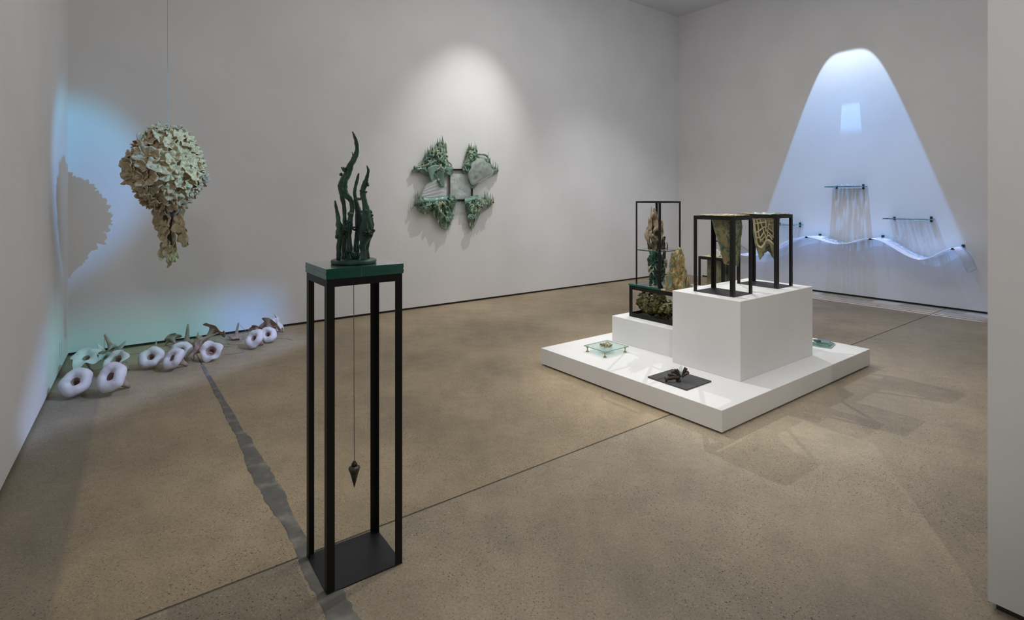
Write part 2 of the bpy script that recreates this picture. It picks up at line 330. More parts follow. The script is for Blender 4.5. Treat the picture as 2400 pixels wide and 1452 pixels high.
# ------------------------------------------------------------------ mesh building
class MB:
    def __init__(s): s.v = []; s.f = []; s.mi = []
    def add(s, verts, faces, mi=0):
        o = len(s.v); s.v += [Vector(a) for a in verts]
        for fc in faces: s.f.append([i + o for i in fc]); s.mi.append(mi)
        return o
    def box(s, x0, x1, y0, y1, z0, z1, mi=0, side=None):
        vs = [(x, y, z) for z in (z0, z1) for y in (y0, y1) for x in (x0, x1)]
        sd = mi if side is None else side
        s.add(vs, [(0, 2, 3, 1), (4, 5, 7, 6)], mi)
        o = len(s.v) - 8
        for fc in ((0, 1, 5, 4), (2, 6, 7, 3), (0, 4, 6, 2), (1, 3, 7, 5)):
            s.f.append([i + o for i in fc]); s.mi.append(sd)
        return s
    def bbox(s, x0, x1, y0, y1, z0, z1, c=0.002):    # box with its edges chamfered
        import itertools
        ids = {}; vs = []
        for ix, iy, iz in itertools.product((0, 1), repeat=3):
            X = (x0, x1)[ix]; Y = (y0, y1)[iy]; Z = (z0, z1)[iz]
            dx, dy, dz = c * (1 - 2 * ix), c * (1 - 2 * iy), c * (1 - 2 * iz)
            for a, pt in enumerate(((X, Y + dy, Z + dz), (X + dx, Y, Z + dz), (X + dx, Y + dy, Z))):
                ids[ix, iy, iz, a] = len(vs); vs.append(pt)
        fs = []
        for a in range(3):
            b_, c_ = [k for k in range(3) if k != a]
            for e in (0, 1):
                ring = []
                for (p_, q_) in ((0, 0), (1, 0), (1, 1), (0, 1)):
                    k = [0, 0, 0]; k[a] = e; k[b_] = p_; k[c_] = q_
                    ring.append(ids[k[0], k[1], k[2], a])
                fs.append(ring)
            for e1 in (0, 1):
                for e2 in (0, 1):
                    k0 = [0, 0, 0]; k0[b_] = e1; k0[c_] = e2; k1 = list(k0); k1[a] = 1
                    fs.append([ids[(*k0, b_)], ids[(*k1, b_)], ids[(*k1, c_)], ids[(*k0, c_)]])
        for k in itertools.product((0, 1), repeat=3): fs.append([ids[(*k, 0)], ids[(*k, 1)], ids[(*k, 2)]])
        s.add(vs, fs); return s
    def prism(s, poly, z0, z1, mi=0):
        n = len(poly)
        s.add([(x, y, z0) for x, y in poly] + [(x, y, z1) for x, y in poly],
              [list(range(n))[::-1], list(range(n, 2 * n))] + [(i, (i + 1) % n, n + (i + 1) % n, n + i) for i in range(n)], mi); return s
    def tube(s, pts, rad, n=8, lump=0.0, seed=0, mi=0, flat=1.0):
        pts = [Vector(p_) for p_ in pts]
        if isinstance(rad, (int, float)): rad = [rad] * len(pts)
        vs = []; up = None
        for i, p_ in enumerate(pts):
            t = (pts[min(i + 1, len(pts) - 1)] - pts[max(i - 1, 0)]).normalized()
            if up is None: up = Vector((0, 1, 0)) if abs(t.y) < 0.8 else Vector((1, 0, 0))
            a = t.cross(up).normalized(); b_ = a.cross(t).normalized(); up = b_
            for k in range(n):
                th = 2 * pi * k / n
                r = rad[i]
                if lump: r *= 1 + lump * noise.noise(Vector((cos(th) * 1.3 + seed, sin(th) * 1.3, i * 0.55 + seed * 1.7)))
                vs.append(p_ + a * (r * cos(th)) + b_ * (r * flat * sin(th)))
        fs = [(i * n + k, i * n + (k + 1) % n, (i + 1) * n + (k + 1) % n, (i + 1) * n + k) for i in range(len(pts) - 1) for k in range(n)]
        fs += [list(range(n))[::-1], [(len(pts) - 1) * n + k for k in range(n)]]
        s.add(vs, fs, mi); return s
    def lathe(s, prof, n=24, fn=None, mi=0, closed=False):
        vs = []; m = len(prof)
        for i, (r, z) in enumerate(prof):
            for k in range(n):
                th = 2 * pi * k / n
                p_ = Vector((r * cos(th), r * sin(th), z))
                vs.append(fn(p_, r, z, th, i) if fn else p_)
        fs = [(i * n + k, i * n + (k + 1) % n, (i + 1) * n + (k + 1) % n, (i + 1) * n + k) for i in range(m - 1) for k in range(n)]
        if closed: fs += [list(range(n))[::-1], [(m - 1) * n + k for k in range(n)]]
        s.add(vs, fs, mi); return s
    def grid(s, nu, nv, fn, thick=0.0, mi=0):
        """open sheet fn(i/nu, j/nv); with thick a second skin is added and the rim closed"""
        P = [[Vector(fn(i / nu, j / nv)) for j in range(nv + 1)] for i in range(nu + 1)]
        def nrm(i, j):
            a = P[min(i + 1, nu)][j] - P[max(i - 1, 0)][j]; b_ = P[i][min(j + 1, nv)] - P[i][max(j - 1, 0)]
            c = a.cross(b_); return c.normalized() if c.length > 1e-12 else Vector((0, 0, 1))
        W = nv + 1
        vs = [P[i][j] for i in range(nu + 1) for j in range(W)]
        fs = [(i * W + j, (i + 1) * W + j, (i + 1) * W + j + 1, i * W + j + 1) for i in range(nu) for j in range(nv)]
        if thick:
            o = len(vs)
            vs += [P[i][j] - nrm(i, j) * thick for i in range(nu + 1) for j in range(W)]
            fs += [(o + i * W + j, o + i * W + j + 1, o + (i + 1) * W + j + 1, o + (i + 1) * W + j) for i in range(nu) for j in range(nv)]
            rim = [(i, 0) for i in range(nu)] + [(nu, j) for j in range(nv)] + [(i, nv) for i in range(nu, 0, -1)] + [(0, j) for j in range(nv, 0, -1)]
            for a, b_ in zip(rim, rim[1:] + rim[:1]):
                i0, i1 = a[0] * W + a[1], b_[0] * W + b_[1]
                fs.append((i1, i0, o + i0, o + i1))
        s.add(vs, fs, mi); return s
    def tf(s, mtx):
        s.v = [mtx @ a for a in s.v]; return s

def mesh(name, mb, m, smooth=False):
    me = bpy.data.meshes.new(name)
    me.from_pydata([tuple(a) for a in mb.v], [], mb.f)
    ms = m if isinstance(m, (list, tuple)) else [m]
    for k in ms: me.materials.append(k)
    if len(ms) > 1: me.polygons.foreach_set('material_index', mb.mi)
    if smooth: me.polygons.foreach_set('use_smooth', [True] * len(me.polygons))
    me.validate(); me.update()
    return me
def obj(name, mb, m, parent=None, smooth=False, world=False, label=None):
    if world and parent is not None:
        inv = (Matrix.Translation(parent.location) @ parent.rotation_euler.to_matrix().to_4x4()).inverted()
        mb.tf(inv)
    me = mb if isinstance(mb, bpy.types.Mesh) else mesh(name, mb, m, smooth)
    o = bpy.data.objects.new(name, me); COL.objects.link(o)
    if parent is not None: o.parent = parent
    if label: o['label'] = label
    return o
def tag(o, label, cat, group=None):
    o['label'] = label; o['category'] = cat
    if group: o['group'] = group
    return o
def thing(name, label, cat, loc=(0, 0, 0), rotz=0.0, group=None):
    o = bpy.data.objects.new(name, None); COL.objects.link(o); o.empty_display_size = 0.1
    o.location = loc; o.rotation_euler = (0, 0, rotz)
    return tag(o, label, cat, group)
def struct(name, mb, m, smooth=False):
    o = obj(name, mb, m, None, smooth); o['kind'] = 'structure'; return o
def nz3(p_, f, seed=0.0):
    return noise.noise(Vector((p_.x * f + seed, p_.y * f + seed * 1.3, p_.z * f - seed)))

# ------------------------------------------------------------------ the room
def along(o, d, k, n=(0, 0), j=0.0): return (o[0] + d[0] * k + n[0] * j, o[1] + d[1] * k + n[1] * j)
bv, cv, av = (BX, BY), (CXd, CYd), (AX, AY)
nB, nC, nA = (BY, -BX), (-BX, -BY), (0.826, 0.564)        # inward normals
A1 = along(A0, av, 12.0); C1 = along(K0, cv, 6.10); D1 = along(D0, cv, 8.0)
ROOM = [A0, A1, D1, D0, C1, K0]
FE = 0.035                                              # the floor runs a little way under the walls
def sh2(p_, *vs): return (p_[0] + sum(v[0] for v in vs) * FE, p_[1] + sum(v[1] for v in vs) * FE)
FLOORP = [sh2(A0, (-0.826, -0.564), (-BY, BX)), sh2(A1, (-0.826, -0.564), cv), sh2(D1, bv, cv), sh2(D0, bv, cv), sh2(C1, bv, cv), sh2(K0, bv, (-BY, BX))]
GAPH = 0.028
struct('wall_back', MB().prism([A0, K0, along(K0, bv, 0.15, nB, -0.15), along(A0, bv, -0.15, nB, -0.15)][::-1], GAPH, CEIL), M['wall'])
struct('wall_left', MB().prism([A0, A1, along(A1, nA, -0.15), along(A0, nA, -0.15)], GAPH, CEIL), M['wall'])
struct('wall_right', MB().prism([K0, C1, along(C1, nC, -0.15), along(K0, nC, -0.15)][::-1], GAPH, CEIL), M['wall'])
struct('wall_front', MB().prism([D0, along(D0, cv, 8.0), along(along(D0, cv, 8.0), bv, 0.2), along(along(D0, cv, 0.2), bv, 0.2),
                                 along(along(D0, cv, 0.2), bv, 6.54), along(D0, bv, 6.54)], GAPH, CEIL), M['wall'])
struct('wall_rear', MB().prism([A1, D1, along(D1, cv, 0.15), along(A1, cv, 0.15)], GAPH, CEIL), M['wall'])
struct('ceiling', MB().prism(ROOM, CEIL, CEIL + 0.1), M['ceiling'])
def base_strip(name, a, b_, n, h):  # dark strip in place of the shaded gap under a wall
    p0, p1 = along(a, n, -0.018), along(b_, n, -0.018)
    struct(name, MB().prism([p0, p1, along(p1, n, -0.11), along(p0, n, -0.11)], 0.0, h), M['gap'])
base_strip('shadow_gap_back', A0, K0, nB, GAPH)
base_strip('shadow_gap_left', A0, A1, nA, GAPH)
base_strip('shadow_gap_right', along(K0, cv, 0.54), C1, nC, GAPH)
e_ = along(along(D0, bv, 0.02), cv, 0.02)
struct('shadow_gap_front', MB().prism([e_, along(e_, cv, 7.9), along(along(e_, cv, 7.9), bv, 0.12), along(along(e_, cv, 0.12), bv, 0.12), along(along(e_, cv, 0.12), bv, 6.4), along(e_, bv, 6.4)], 0.0, GAPH), M['gap'])
t0_, t1_ = K0, along(K0, cv, 0.535)
struct('trim_1', MB().prism([t0_, t1_, along(t1_, nC, -0.05), along(t0_, nC, -0.05)][::-1], 0.0, GAPH), M['wall'])

# floor: a filler bed with four ground concrete slabs, saw-cut joints between them and a ragged patched crack
floor = struct('floor', MB().prism(FLOORP, -0.10, -0.003), M['sub'])
def clip(poly, pt, n):
    out = []
    for i in range(len(poly)):
        a, b_ = poly[i], poly[(i + 1) % len(poly)]
        da = (a[0] - pt[0]) * n[0] + (a[1] - pt[1]) * n[1]; db = (b_[0] - pt[0]) * n[0] + (b_[1] - pt[1]) * n[1]
        if da >= 0: out.append(a)
        if da * db < 0:
            k = da / (da - db); out.append((a[0] + (b_[0] - a[0]) * k, a[1] + (b_[1] - a[1]) * k))
    return out
PJ, PCR = (-1.337, 1.915), (-0.862, 2.263)
nJ = (-BY, BX)
for sj in (1, -1):
    for sb in (1, -1):
        poly = clip(FLOORP, along(PJ, nJ, 0.006 * sj), (nJ[0] * sj, nJ[1] * sj))
        poly = clip(poly, along(PCR, bv, 0.006 * sb), (bv[0] * sb, bv[1] * sb))
        if len(poly) > 2:
            s_ = obj('slab', MB().prism(poly, -0.0025, 0.0), M['floor_back' if sj > 0 else 'floor_front'], floor)
mb = MB(); W_ = []
prof = [(-3.3, .022), (-2.6, .026), (-2.1, .032), (-1.6, .042), (-1.1, .062), (-0.75, .075), (-0.55, .070), (-0.35, .050), (-0.1, .038), (0.05, .050), (0.2, .066), (0.5, .075), (1.2, .075), (2.2, .07)]
def wid(w_):
    for (a, x0), (b_, x1) in zip(prof, prof[1:]):
        if a <= w_ <= b_: return x0 + (x1 - x0) * (w_ - a) / (b_ - a)
    return .05
nst = 420
for i in range(nst + 1):
    w_ = -3.25 + 5.4 * i / nst
    l = wid(w_) * 0.8 * (0.90 + 0.32 * noise.noise(Vector((w_ * 5, 1.3, 0))) + 0.14 * noise.noise(Vector((w_ * 28, 4.3, 0))))
    r = wid(w_) * 0.8 * (0.90 + 0.32 * noise.noise(Vector((w_ * 5, 7.7, 0))) + 0.14 * noise.noise(Vector((w_ * 28, 9.1, 0))))
    W_.append((along(PCR, cv, w_, bv, -l), along(PCR, cv, w_, bv, r)))
vs = []
for a, b_ in W_: vs += [(*a, 0.0002), (a[0] * .92 + b_[0] * .08, a[1] * .92 + b_[1] * .08, 0.0022), (a[0] * .08 + b_[0] * .92, a[1] * .08 + b_[1] * .92, 0.0022), (*b_, 0.0002)]
mb.add(vs, [(i * 4 + k, i * 4 + k + 1, i * 4 + k + 5, i * 4 + k + 4) for i in range(nst) for k in range(3)])
obj('crack_patch', mb, M['patch'], floor, label='grey ragged patch filling the long floor crack')

# ------------------------------------------------------------------ plinths
def plinth(name, label, u0, u1, v0, v1, z0, z1, c=0.002):
    o = obj(name, MB().bbox(0, u1 - u0, 0, v1 - v0, 0, z1 - z0, c), M['plinth'])
    o.location = PL(u0, v0, z0); o.rotation_euler = (0, 0, ROT)
    return tag(o, label, 'plinth', 'white plinths')
pz, bz, sz = 0.153, 0.743, 0.39
lowp = thing('platform', 'wide low white platform on the concrete floor carrying all the plinths', 'platform', PL(0, 0, 0), ROT)
obj('deck', MB().bbox(0, 2.338, 0, 1.792, 0.012, pz), M['plinth'], lowp)
obj('recessed_base', MB().box(0.03, 2.308, 0.03, 1.762, 0.0, 0.012), M['gap'], lowp, label='dark recessed base of the platform')
plinth('plinth', 'tall white box plinth carrying two black frames with draped ceramics', 0.595, 1.734, 0.222, 0.818, pz, bz)
plinth('plinth', 'lower white box plinth behind the tall one, carrying the display case', 0.70, 2.05, 0.822, 1.581, pz, sz)

# ------------------------------------------------------------------ angle-iron frames
def angle(x, y, sx, sy, w_, t):
    """L section with its corner at x, y and legs running sx, sy"""
    return [(x, y), (x + sx * w_, y), (x + sx * w_, y + sy * t), (x + sx * t, y + sy * t), (x + sx * t, y + sy * w_), (x, y + sy * w_)][::(1 if sx * sy > 0 else -1)]
def iron_frame(root, lx, ly, z0, z1, w_=0.03, t=0.004, plate=True, rails=True, m=None, low_rails=False):
    m = m or M['steel']
    for (x, sx) in ((0, 1), (lx, -1)):
        for (y, sy) in ((0, 1), (ly, -1)):
            obj('leg', MB().prism(angle(x, y, sx, sy, w_, t), z0 + (0.004 if plate else 0), z1), m, root)
    def rail_set(za, up):
        zf = za - t if up else za
        zv = (za - w_, za) if up else (za, za + w_)
        e = w_ * 0.98
        for (y, sy) in ((0, 1), (ly, -1)):
            b_ = MB().box(e, lx - e, min(y, y + sy * t), max(y, y + sy * t), *zv)
            b_.box(e * 0.2, lx - e * 0.2, min(y + sy * t, y + sy * w_), max(y + sy * t, y + sy * w_), zf, zf + t)
            obj('rail', b_, m, root)
        for (x, sx) in ((0, 1), (lx, -1)):
            b_ = MB().box(min(x, x + sx * t), max(x, x + sx * t), e, ly - e, *zv)
            b_.box(min(x + sx * t, x + sx * w_), max(x + sx * t, x + sx * w_), e, ly - e, zf, zf + t)
            obj('rail', b_, m, root)
    if rails: rail_set(z1, True)
    if low_rails: rail_set(z0, False)
    if plate: obj('base_plate', MB().bbox(-0.001, lx + 0.001, -0.001, ly + 0.001, z0, z0 + 0.005, 0.001), M['steel_plate'], root)

# tall display stand in the foreground
SX, SY = 0.307, 0.274
STR = radians(36.0)
st = thing('display_stand', 'tall narrow black steel stand in the foreground with a solid base plate', 'stand', (-0.7002, 2.0329, 0.0), STR)
iron_frame(st, SX, SY, 0.0, 1.193, 0.030, 0.004)
gb = thing('glass_block', 'thick green block of stacked glass sheets topping the tall black stand', 'glass block', (-0.7002, 2.0329, 1.1935), STR)
zz = 0.0
for k in range(5):
    h = 0.0080
    j = [0, .0008, -.0006, .0005, 0][k]
    o = obj('glass_sheet', MB().box(-0.004 + j, SX + 0.004 + j, -0.004 - j, SY + 0.004 - j, zz, zz + h - 0.0004, 1, 0), [M['green_glass'], M['green_top']], gb)
    if k < 4: obj('seam', MB().box(-0.0025, SX + 0.0025, -0.0025, SY + 0.0025, zz + h - 0.0004, zz + h), M['green_glass_pale'], gb)
    zz += h
obj('joint_line', MB().box(SX * 0.43, SX * 0.43 + 0.0022, -0.0052, -0.0042, 0.0, zz - 0.0005), M['bronze_green'], gb, label='dark vertical joint in the front edge')
GTOP = 1.1935 + zz

# plumb bob
pc = Vector((-0.654, 2.230, 0))
pbz = 0.4115
pb = thing('plumb_bob', 'pointed brass plumb bob hanging on a cord inside the tall black stand', 'plumb bob', (pc.x, pc.y, 0.302))
obj('cord', MB().tube([(pc.x - 0.003, pc.y, 1.192), (pc.x, pc.y, 0.42), (pc.x + 0.004, pc.y, 0.408)], 0.0014, 6), M['cord'], pb, world=True)
obj('weight', MB().lathe([(0.0005, 0), (0.006, 0.020), (0.0125, 0.045), (0.0185, 0.066), (0.0235, 0.080), (0.0225, 0.085), (0.012, 0.090), (0.010, 0.0905)], 24, closed=True), M['lead'], pb, True)
obj('cap', MB().lathe([(0.0085, 0.0905), (0.0115, 0.093), (0.0115, 0.100), (0.0085, 0.103), (0.0065, 0.104), (0.0065, 0.109), (0.003, 0.110)], 20, closed=True), M['bronze_dark'], pb, True)

# green bronze coral on the glass block
cc = Vector((-0.6545, 2.225, GTOP))
co = thing('coral_sculpture', 'dark green bronze sculpture of upright coral horns on a round base', 'sculpture', cc)
obj('base_disc', MB().lathe([(0.086, 0.0), (0.0905, 0.002), (0.0915, 0.009), (0.090, 0.0145), (0.084, 0.0165), (0.0, 0.0165)], 48, closed=True), M['bronze_green'], co, True)
def T(cx, cy, dy=0.0): return at(680 + cx / 3.377, 290 + cy / 3.377, 2.225 + dy)
CS = 2.225 / FPX / 3.377
def dense(pts, rad, k=4):
    """Catmull-Rom through points (with radii)"""
    P = [Vector(p_) for p_ in pts]; n = len(P); op, orr = [], []
    for i in range(n - 1):
        p0, p1, p2, p3 = P[max(i - 1, 0)], P[i], P[i + 1], P[min(i + 2, n - 1)]
        for j in range(k):
            t = j / k
            op.append(0.5 * ((2 * p1) + (p2 - p0) * t + (2 * p0 - 5 * p1 + 4 * p2 - p3) * t * t + (3 * p1 - p0 - 3 * p2 + p3) * t ** 3))
            orr.append(rad[i] + (rad[i + 1] - rad[i]) * t)
    op.append(P[-1]); orr.append(rad[-1])
    return op, orr
STEMS = [
    (0.0, [(474, 1080), (470, 990), (466, 900), (470, 820), (480, 740), (492, 660), (482, 610), (455, 575), (425, 540), (415, 490), (430, 440), (458, 390), (480, 320), (512, 265), (530, 200), (522, 140), (506, 90), (493, 62)], [30, 25, 20, 22, 19, 18, 19, 22, 34, 38, 33, 26, 22, 21, 16, 14, 10, 4]),
    (0.035, [(430, 1080), (425, 970), (436, 870), (432, 760), (428, 660), (415, 590), (405, 540)], [24, 20, 26, 17, 16, 18, 20]),
    (-0.02, [(382, 1085), (386, 980), (394, 900), (396, 840), (384, 780), (374, 710), (362, 650), (355, 606)], [17, 17, 24, 32, 19, 14, 11, 5]),
    (0.045, [(530, 1030), (526, 950), (538, 870), (546, 790), (540, 700), (522, 620), (512, 560), (516, 500), (534, 430), (543, 390)], [26, 20, 22, 30, 24, 17, 13, 13, 11, 5]),
    (-0.025, [(582, 1078), (574, 980), (592, 890), (606, 800), (602, 720), (596, 640), (578, 570), (574, 530), (592, 480), (604, 430), (619, 375), (607, 330)], [24, 24, 46, 42, 32, 22, 20, 20, 21, 15, 10, 4]),
    (0.035, [(612, 1070), (606, 980), (622, 900), (636, 840), (640, 780), (622, 700)], [22, 18, 24, 30, 22, 14]),
]
for i, (dy, pts, rad) in enumerate(STEMS):
    zb = GTOP + 0.012
    P3 = [T(x_, y_, dy) for x_, y_ in pts]
    P3[0].z = min(P3[0].z, zb); P3[0].z = zb if i != 3 else P3[0].z
    op, orr = dense(P3, [r * CS for r in rad])
    obj('stem', MB().tube(op, orr, 14, 0.35, i * 3.1), M['bronze_green'], co, True, world=True)
for dy0, dy1, a, b_, r in ((0.0, 0.04, (478, 815), (540, 800), 9), (0.0, 0.04, (476, 800), (515, 840), 8), (0.04, -0.02, (522, 590), (578, 580), 13), (0.04, -0.02, (545, 690), (598, 680), 13), (0.04, -0.02, (535, 960), (580, 955), 12), (0.0, 0.0, (505, 262), (489, 220), 5)):
    p0, p1 = T(*a, dy0), T(*b_, dy1); mid = (p0 + p1) / 2 + Vector((0, 0, -0.006))
    op, orr = dense([p0, mid, p1], [r * CS, r * CS * 0.8, r * CS * (0.4 if r == 5 else 1)], 4)
    obj('branch', MB().tube(op, orr, 8, 0.3, r), M['bronze_green'], co, True, world=True)
def blob(mb, c, r, seed, sq=(1, 1, 1), nu=10, nv=16, amp=0.4, f=1.6):
    vs = []
    for i in range(nu + 1):
        ph = pi * i / nu
        for k in range(nv):
            th = 2 * pi * k / nv
            d = Vector((sin(ph) * cos(th), sin(ph) * sin(th), cos(ph)))
            rr = r * (1 + amp * noise.noise(d * f + Vector((seed, seed * 2.1, -seed))))
            vs.append(c + Vector((d.x * rr * sq[0], d.y * rr * sq[1], d.z * rr * sq[2])))
    fs = [(i * nv + k, i * nv + (k + 1) % nv, (i + 1) * nv + (k + 1) % nv, (i + 1) * nv + k) for i in range(nu) for k in range(nv)]
    mb.add(vs, fs); return mb
for i, (x_, y_, dy, r) in enumerate(((430, 362, -0.01, 16), (415, 352, 0.0, 11), (445, 352, 0.0, 10), (402, 400, 0.0, 12), (370, 893, -0.03, 14), (435, 830, -0.03, 26), (415, 850, -0.02, 22), (440, 870, 0.0, 24), (463, 770, -0.02, 13), (470, 715, -0.03, 15), (484, 712, -0.02, 12), (640, 700, 0.0, 11), (646, 725, 0.0, 12), (636, 750, -0.02, 12), (648, 750, 0.0, 10), (640, 780, 0.0, 13), (632, 690, 0.0, 10), (658, 845, -0.03, 14), (612, 470, -0.03, 10), (616, 485, -0.02, 9), (600, 540, -0.03, 9), (562, 530, -0.03, 12), (455, 1010, -0.02, 20), (600, 690, -0.05, 12))):
    obj('knob', blob(MB(), T(x_, y_, dy), r * CS, i * 1.7, amp=0.7), M['bronze_green'], co, True, world=True)
# ruffled shell form on the right-hand stem, small cup at the foot
for k in range(4):
    def sh(a, b_, k=k):
        th = a * 2 * pi; r = (0.2 + 0.8 * b_) * (44 - 9 * k) * CS * (1 + 0.12 * sin(5 * th + k))
        p_ = T(618, 868, -0.045 - 0.007 * k)
        return p_ + Vector((r * cos(th), -0.010 * b_ + 0.004 * sin(7 * th), r * sin(th) * 0.8))
    obj('ruffle', MB().grid(28, 4, sh, 0.002), M['bronze_green'], co, True, world=True)
cup = T(518, 1062, 0.0); cup.z = GTOP + 0.0165
obj('cup', MB().lathe([(0.004, 0.0), (0.014, 0.001), (0.020, 0.012), (0.023, 0.026), (0.021, 0.026), (0.017, 0.012), (0.004, 0.004)], 20, lambda p_, r, z, th, i: cup + p_ * (1 + 0.15 * noise.noise(Vector((cos(th), sin(th), z * 40))))), M['bronze_green'], co, True, world=True)

# ------------------------------------------------------------------ frames on the tall plinth
f1 = thing('steel_frame', 'black steel frame on the tall plinth nearer the viewer, holding the mottled pouch', 'frame', PL(0.705, 0.343, bz), ROT, 'black frames on the tall plinth')
iron_frame(f1, 0.275, 0.350, 0.0, 0.619)
f2 = thing('steel_frame', 'black steel frame on the tall plinth nearer the right wall, holding the netted ceramic', 'frame', PL(1.358, 0.336, bz), ROT, 'black frames on the tall plinth')
iron_frame(f2, 0.262, 0.362, 0.0, 0.620)
f3 = thing('steel_frame', 'small low black frame standing behind the tall plinth', 'frame', PL(1.666, 1.02, sz), ROT)
iron_frame(f3, 0.28, 0.28, 0.0, 0.525, 0.026)

# ------------------------------------------------------------------ draped ceramics in the frames
def sq_ring(th, hx, hy, p_=3.0):
    c, s_ = cos(th), sin(th)
    k = (abs(c) ** p_ + abs(s_) ** p_) ** (-1 / p_)
    return hx * k * c, hy * k * s_
pouch = thing('draped_ceramic', 'teal and ochre mottled ceramic pouch hanging inside the nearer black frame', 'ceramic sculpture', PL(0.705, 0.343, bz), ROT)
NT, NZ = 56, 26
def pouch_pt(a, b_):
    th = a * 2 * pi
    k = 1 - 0.42 * b_ ** 1.15 - 0.10 * b_ ** 3
    x_, y_ = sq_ring(th, 0.108 * k, 0.104 * k, 2.6)
    low = 0.392 - 0.10 * max(0, cos(th - radians(215))) ** 2 * (abs(sin(2 * (th - radians(215)))) * -0.4 + 1) * 0.55 - 0.03 * noise.noise(Vector((cos(th) * 2, sin(th) * 2, 5)))
    z_ = 0.617 - low * b_
    r = 1 + 0.10 * noise.noise(Vector((x_ * 14, y_ * 14, z_ * 9))) + 0.05 * noise.noise(Vector((x_ * 40, y_ * 40, z_ * 30)))
    return (0.150 + 0.012 * b_ + x_ * r, 0.145 - 0.03 * b_ + y_ * r, z_)
obj('pouch', MB().grid(NT, NZ, pouch_pt, -0.008), M['mottle'], pouch, True)
def lip_pt(a, b_):
    th = a * 2 * pi
    xo, yo = sq_ring(th, 0.142, 0.152, 8); xi, yi = sq_ring(th, 0.106, 0.100, 2.6)
    k = 1 + 0.05 * noise.noise(Vector((cos(th) * 3, sin(th) * 3, 2)))
    x0, y0 = 0.1375 + xo * k, 0.158 + yo * k; x1, y1 = 0.150 + xi, 0.145 + yi
    return (x0 + (x1 - x0) * b_, y0 + (y1 - y0) * b_, 0.6275 + 0.004 * noise.noise(Vector((x0 * 30, y0 * 30, b_))) - 0.006 * max(0, b_ - 0.8) * 5)
obj('lip', MB().grid(64, 6, lip_pt, 0.006), M['cream_glaze'], pouch, True, label='cream glazed rim lying over the frame')

net = thing('netted_ceramic', 'olive ceramic with an open netted side draped over the right-hand black frame', 'ceramic sculpture', PL(1.358, 0.336, bz), ROT)
W0, W1 = radians(150), radians(252)
def net_pt(th, b_, off=0.0):
    k = 1 - 0.30 * b_ ** 1.3 - 0.14 * b_ ** 4
    x_, y_ = sq_ring(th, 0.090 * k + off, 0.112 * k + off, 2.4)
    dth = (th - radians(208))
    low = 0.355 + 0.03 * cos(2 * dth + pi) - 0.085 * max(0.0, cos(dth)) ** 8 + 0.02 * noise.noise(Vector((cos(th) * 2.5, sin(th) * 2.5, 1)))
    r = 1 + 0.10 * noise.noise(Vector((x_ * 15, y_ * 15, b_ * 4 + 3)))
    return Vector((0.105 + x_ * r, 0.160 - 0.02 * b_ + y_ * r, 0.617 - low * b_))
shell = MB()
def inside_win(th, b_): return W0 < th < W1 and 0.10 < b_ < 0.90 - 0.35 * abs((th - (W0 + W1) / 2) / (W1 - W0))
NT, NZ = 60, 26
P_ = [[net_pt(2 * pi * i / NT, j / NZ) for j in range(NZ + 1)] for i in range(NT)]
Q_ = [[net_pt(2 * pi * i / NT, j / NZ, -0.010) for j in range(NZ + 1)] for i in range(NT)]
vs = [P_[i][j] for i in range(NT) for j in range(NZ + 1)] + [Q_[i][j] for i in range(NT) for j in range(NZ + 1)]
fs = []; HV = NT * (NZ + 1)
keep = {(i, j) for i in range(NT) for j in range(NZ) if not inside_win(2 * pi * (i + .5) / NT, (j + .5) / NZ)}
for (i, j) in keep:
    i2 = (i + 1) % NT
    q_ = [i * (NZ + 1) + j, i2 * (NZ + 1) + j, i2 * (NZ + 1) + j + 1, i * (NZ + 1) + j + 1]
    fs.append(q_[::-1]); fs.append([a + HV for a in q_])
    for (di, dj, e) in ((0, -1, (q_[0], q_[1])), (0, 1, (q_[2], q_[3])), (-1, 0, (q_[3], q_[0])), (1, 0, (q_[1], q_[2]))):
        if ((i + di) % NT, j + dj) not in keep: fs.append([e[0], e[1], e[1] + HV, e[0] + HV])
shell.add(vs, fs)
obj('shell', shell, M['olive'], net, True)
rim = [(W0 + (W1 - W0) * t, 0.09 + 0.02 * sin(9 * t)) for t in [k / 12 for k in range(13)]]
rim += [(W1, 0.09 + 0.62 * k / 10) for k in range(1, 11)]
rim += [(W1 - (W1 - W0) * k / 10, 0.72 + 0.17 * sin(pi * k / 10)) for k in range(1, 10)]
rim += [(W0, 0.72 - 0.63 * k / 10) for k in range(0, 11)]
obj('rim', MB().tube([net_pt(a, b_, 0.004) for a, b_ in rim], [0.009 + 0.003 * noise.noise(Vector((k * .7, 0, 0))) for k in range(len(rim))], 8, 0.3, 2), M['cream_glaze'], net, True, label='cream rim around the netted opening')
VE = [[(.30, .10), (.36, .3), (.42, .5), (.47, .70), (.5, .84)], [(.72, .10), (.66, .3), (.60, .5), (.55, .68), (.5, .84)], [(.50, .09), (.47, .25), (.50, .42), (.49, .55)],
      [(.02, .22), (.2, .27), (.38, .30)], [(.46, .24), (.62, .22), (.8, .2), (.98, .2)], [(.42, .38), (.6, .39), (.8, .37), (.98, .4)], [(.02, .40), (.2, .44), (.40, .42)],
      [(.02, .55), (.2, .58), (.43, .55)], [(.58, .52), (.75, .54), (.98, .52)], [(.12, .10), (.2, .3), (.16, .5), (.25, .66)], [(.88, .10), (.82, .25), (.86, .42), (.78, .62)], [(.22, .68), (.35, .66), (.47, .7)], [(.55, .68), (.7, .64), (.82, .62)]]
for k, ve in enumerate(VE):
    op, orr = dense([net_pt(W1 - (W1 - W0) * a, b_ * 1.07, 0.003) for a, b_ in ve], [0.0045 + 0.001 * (k % 3)] * len(ve), 4)
    obj('vein', MB().tube(op, orr, 6, 0.3, k), M['cream_glaze'], net, True)
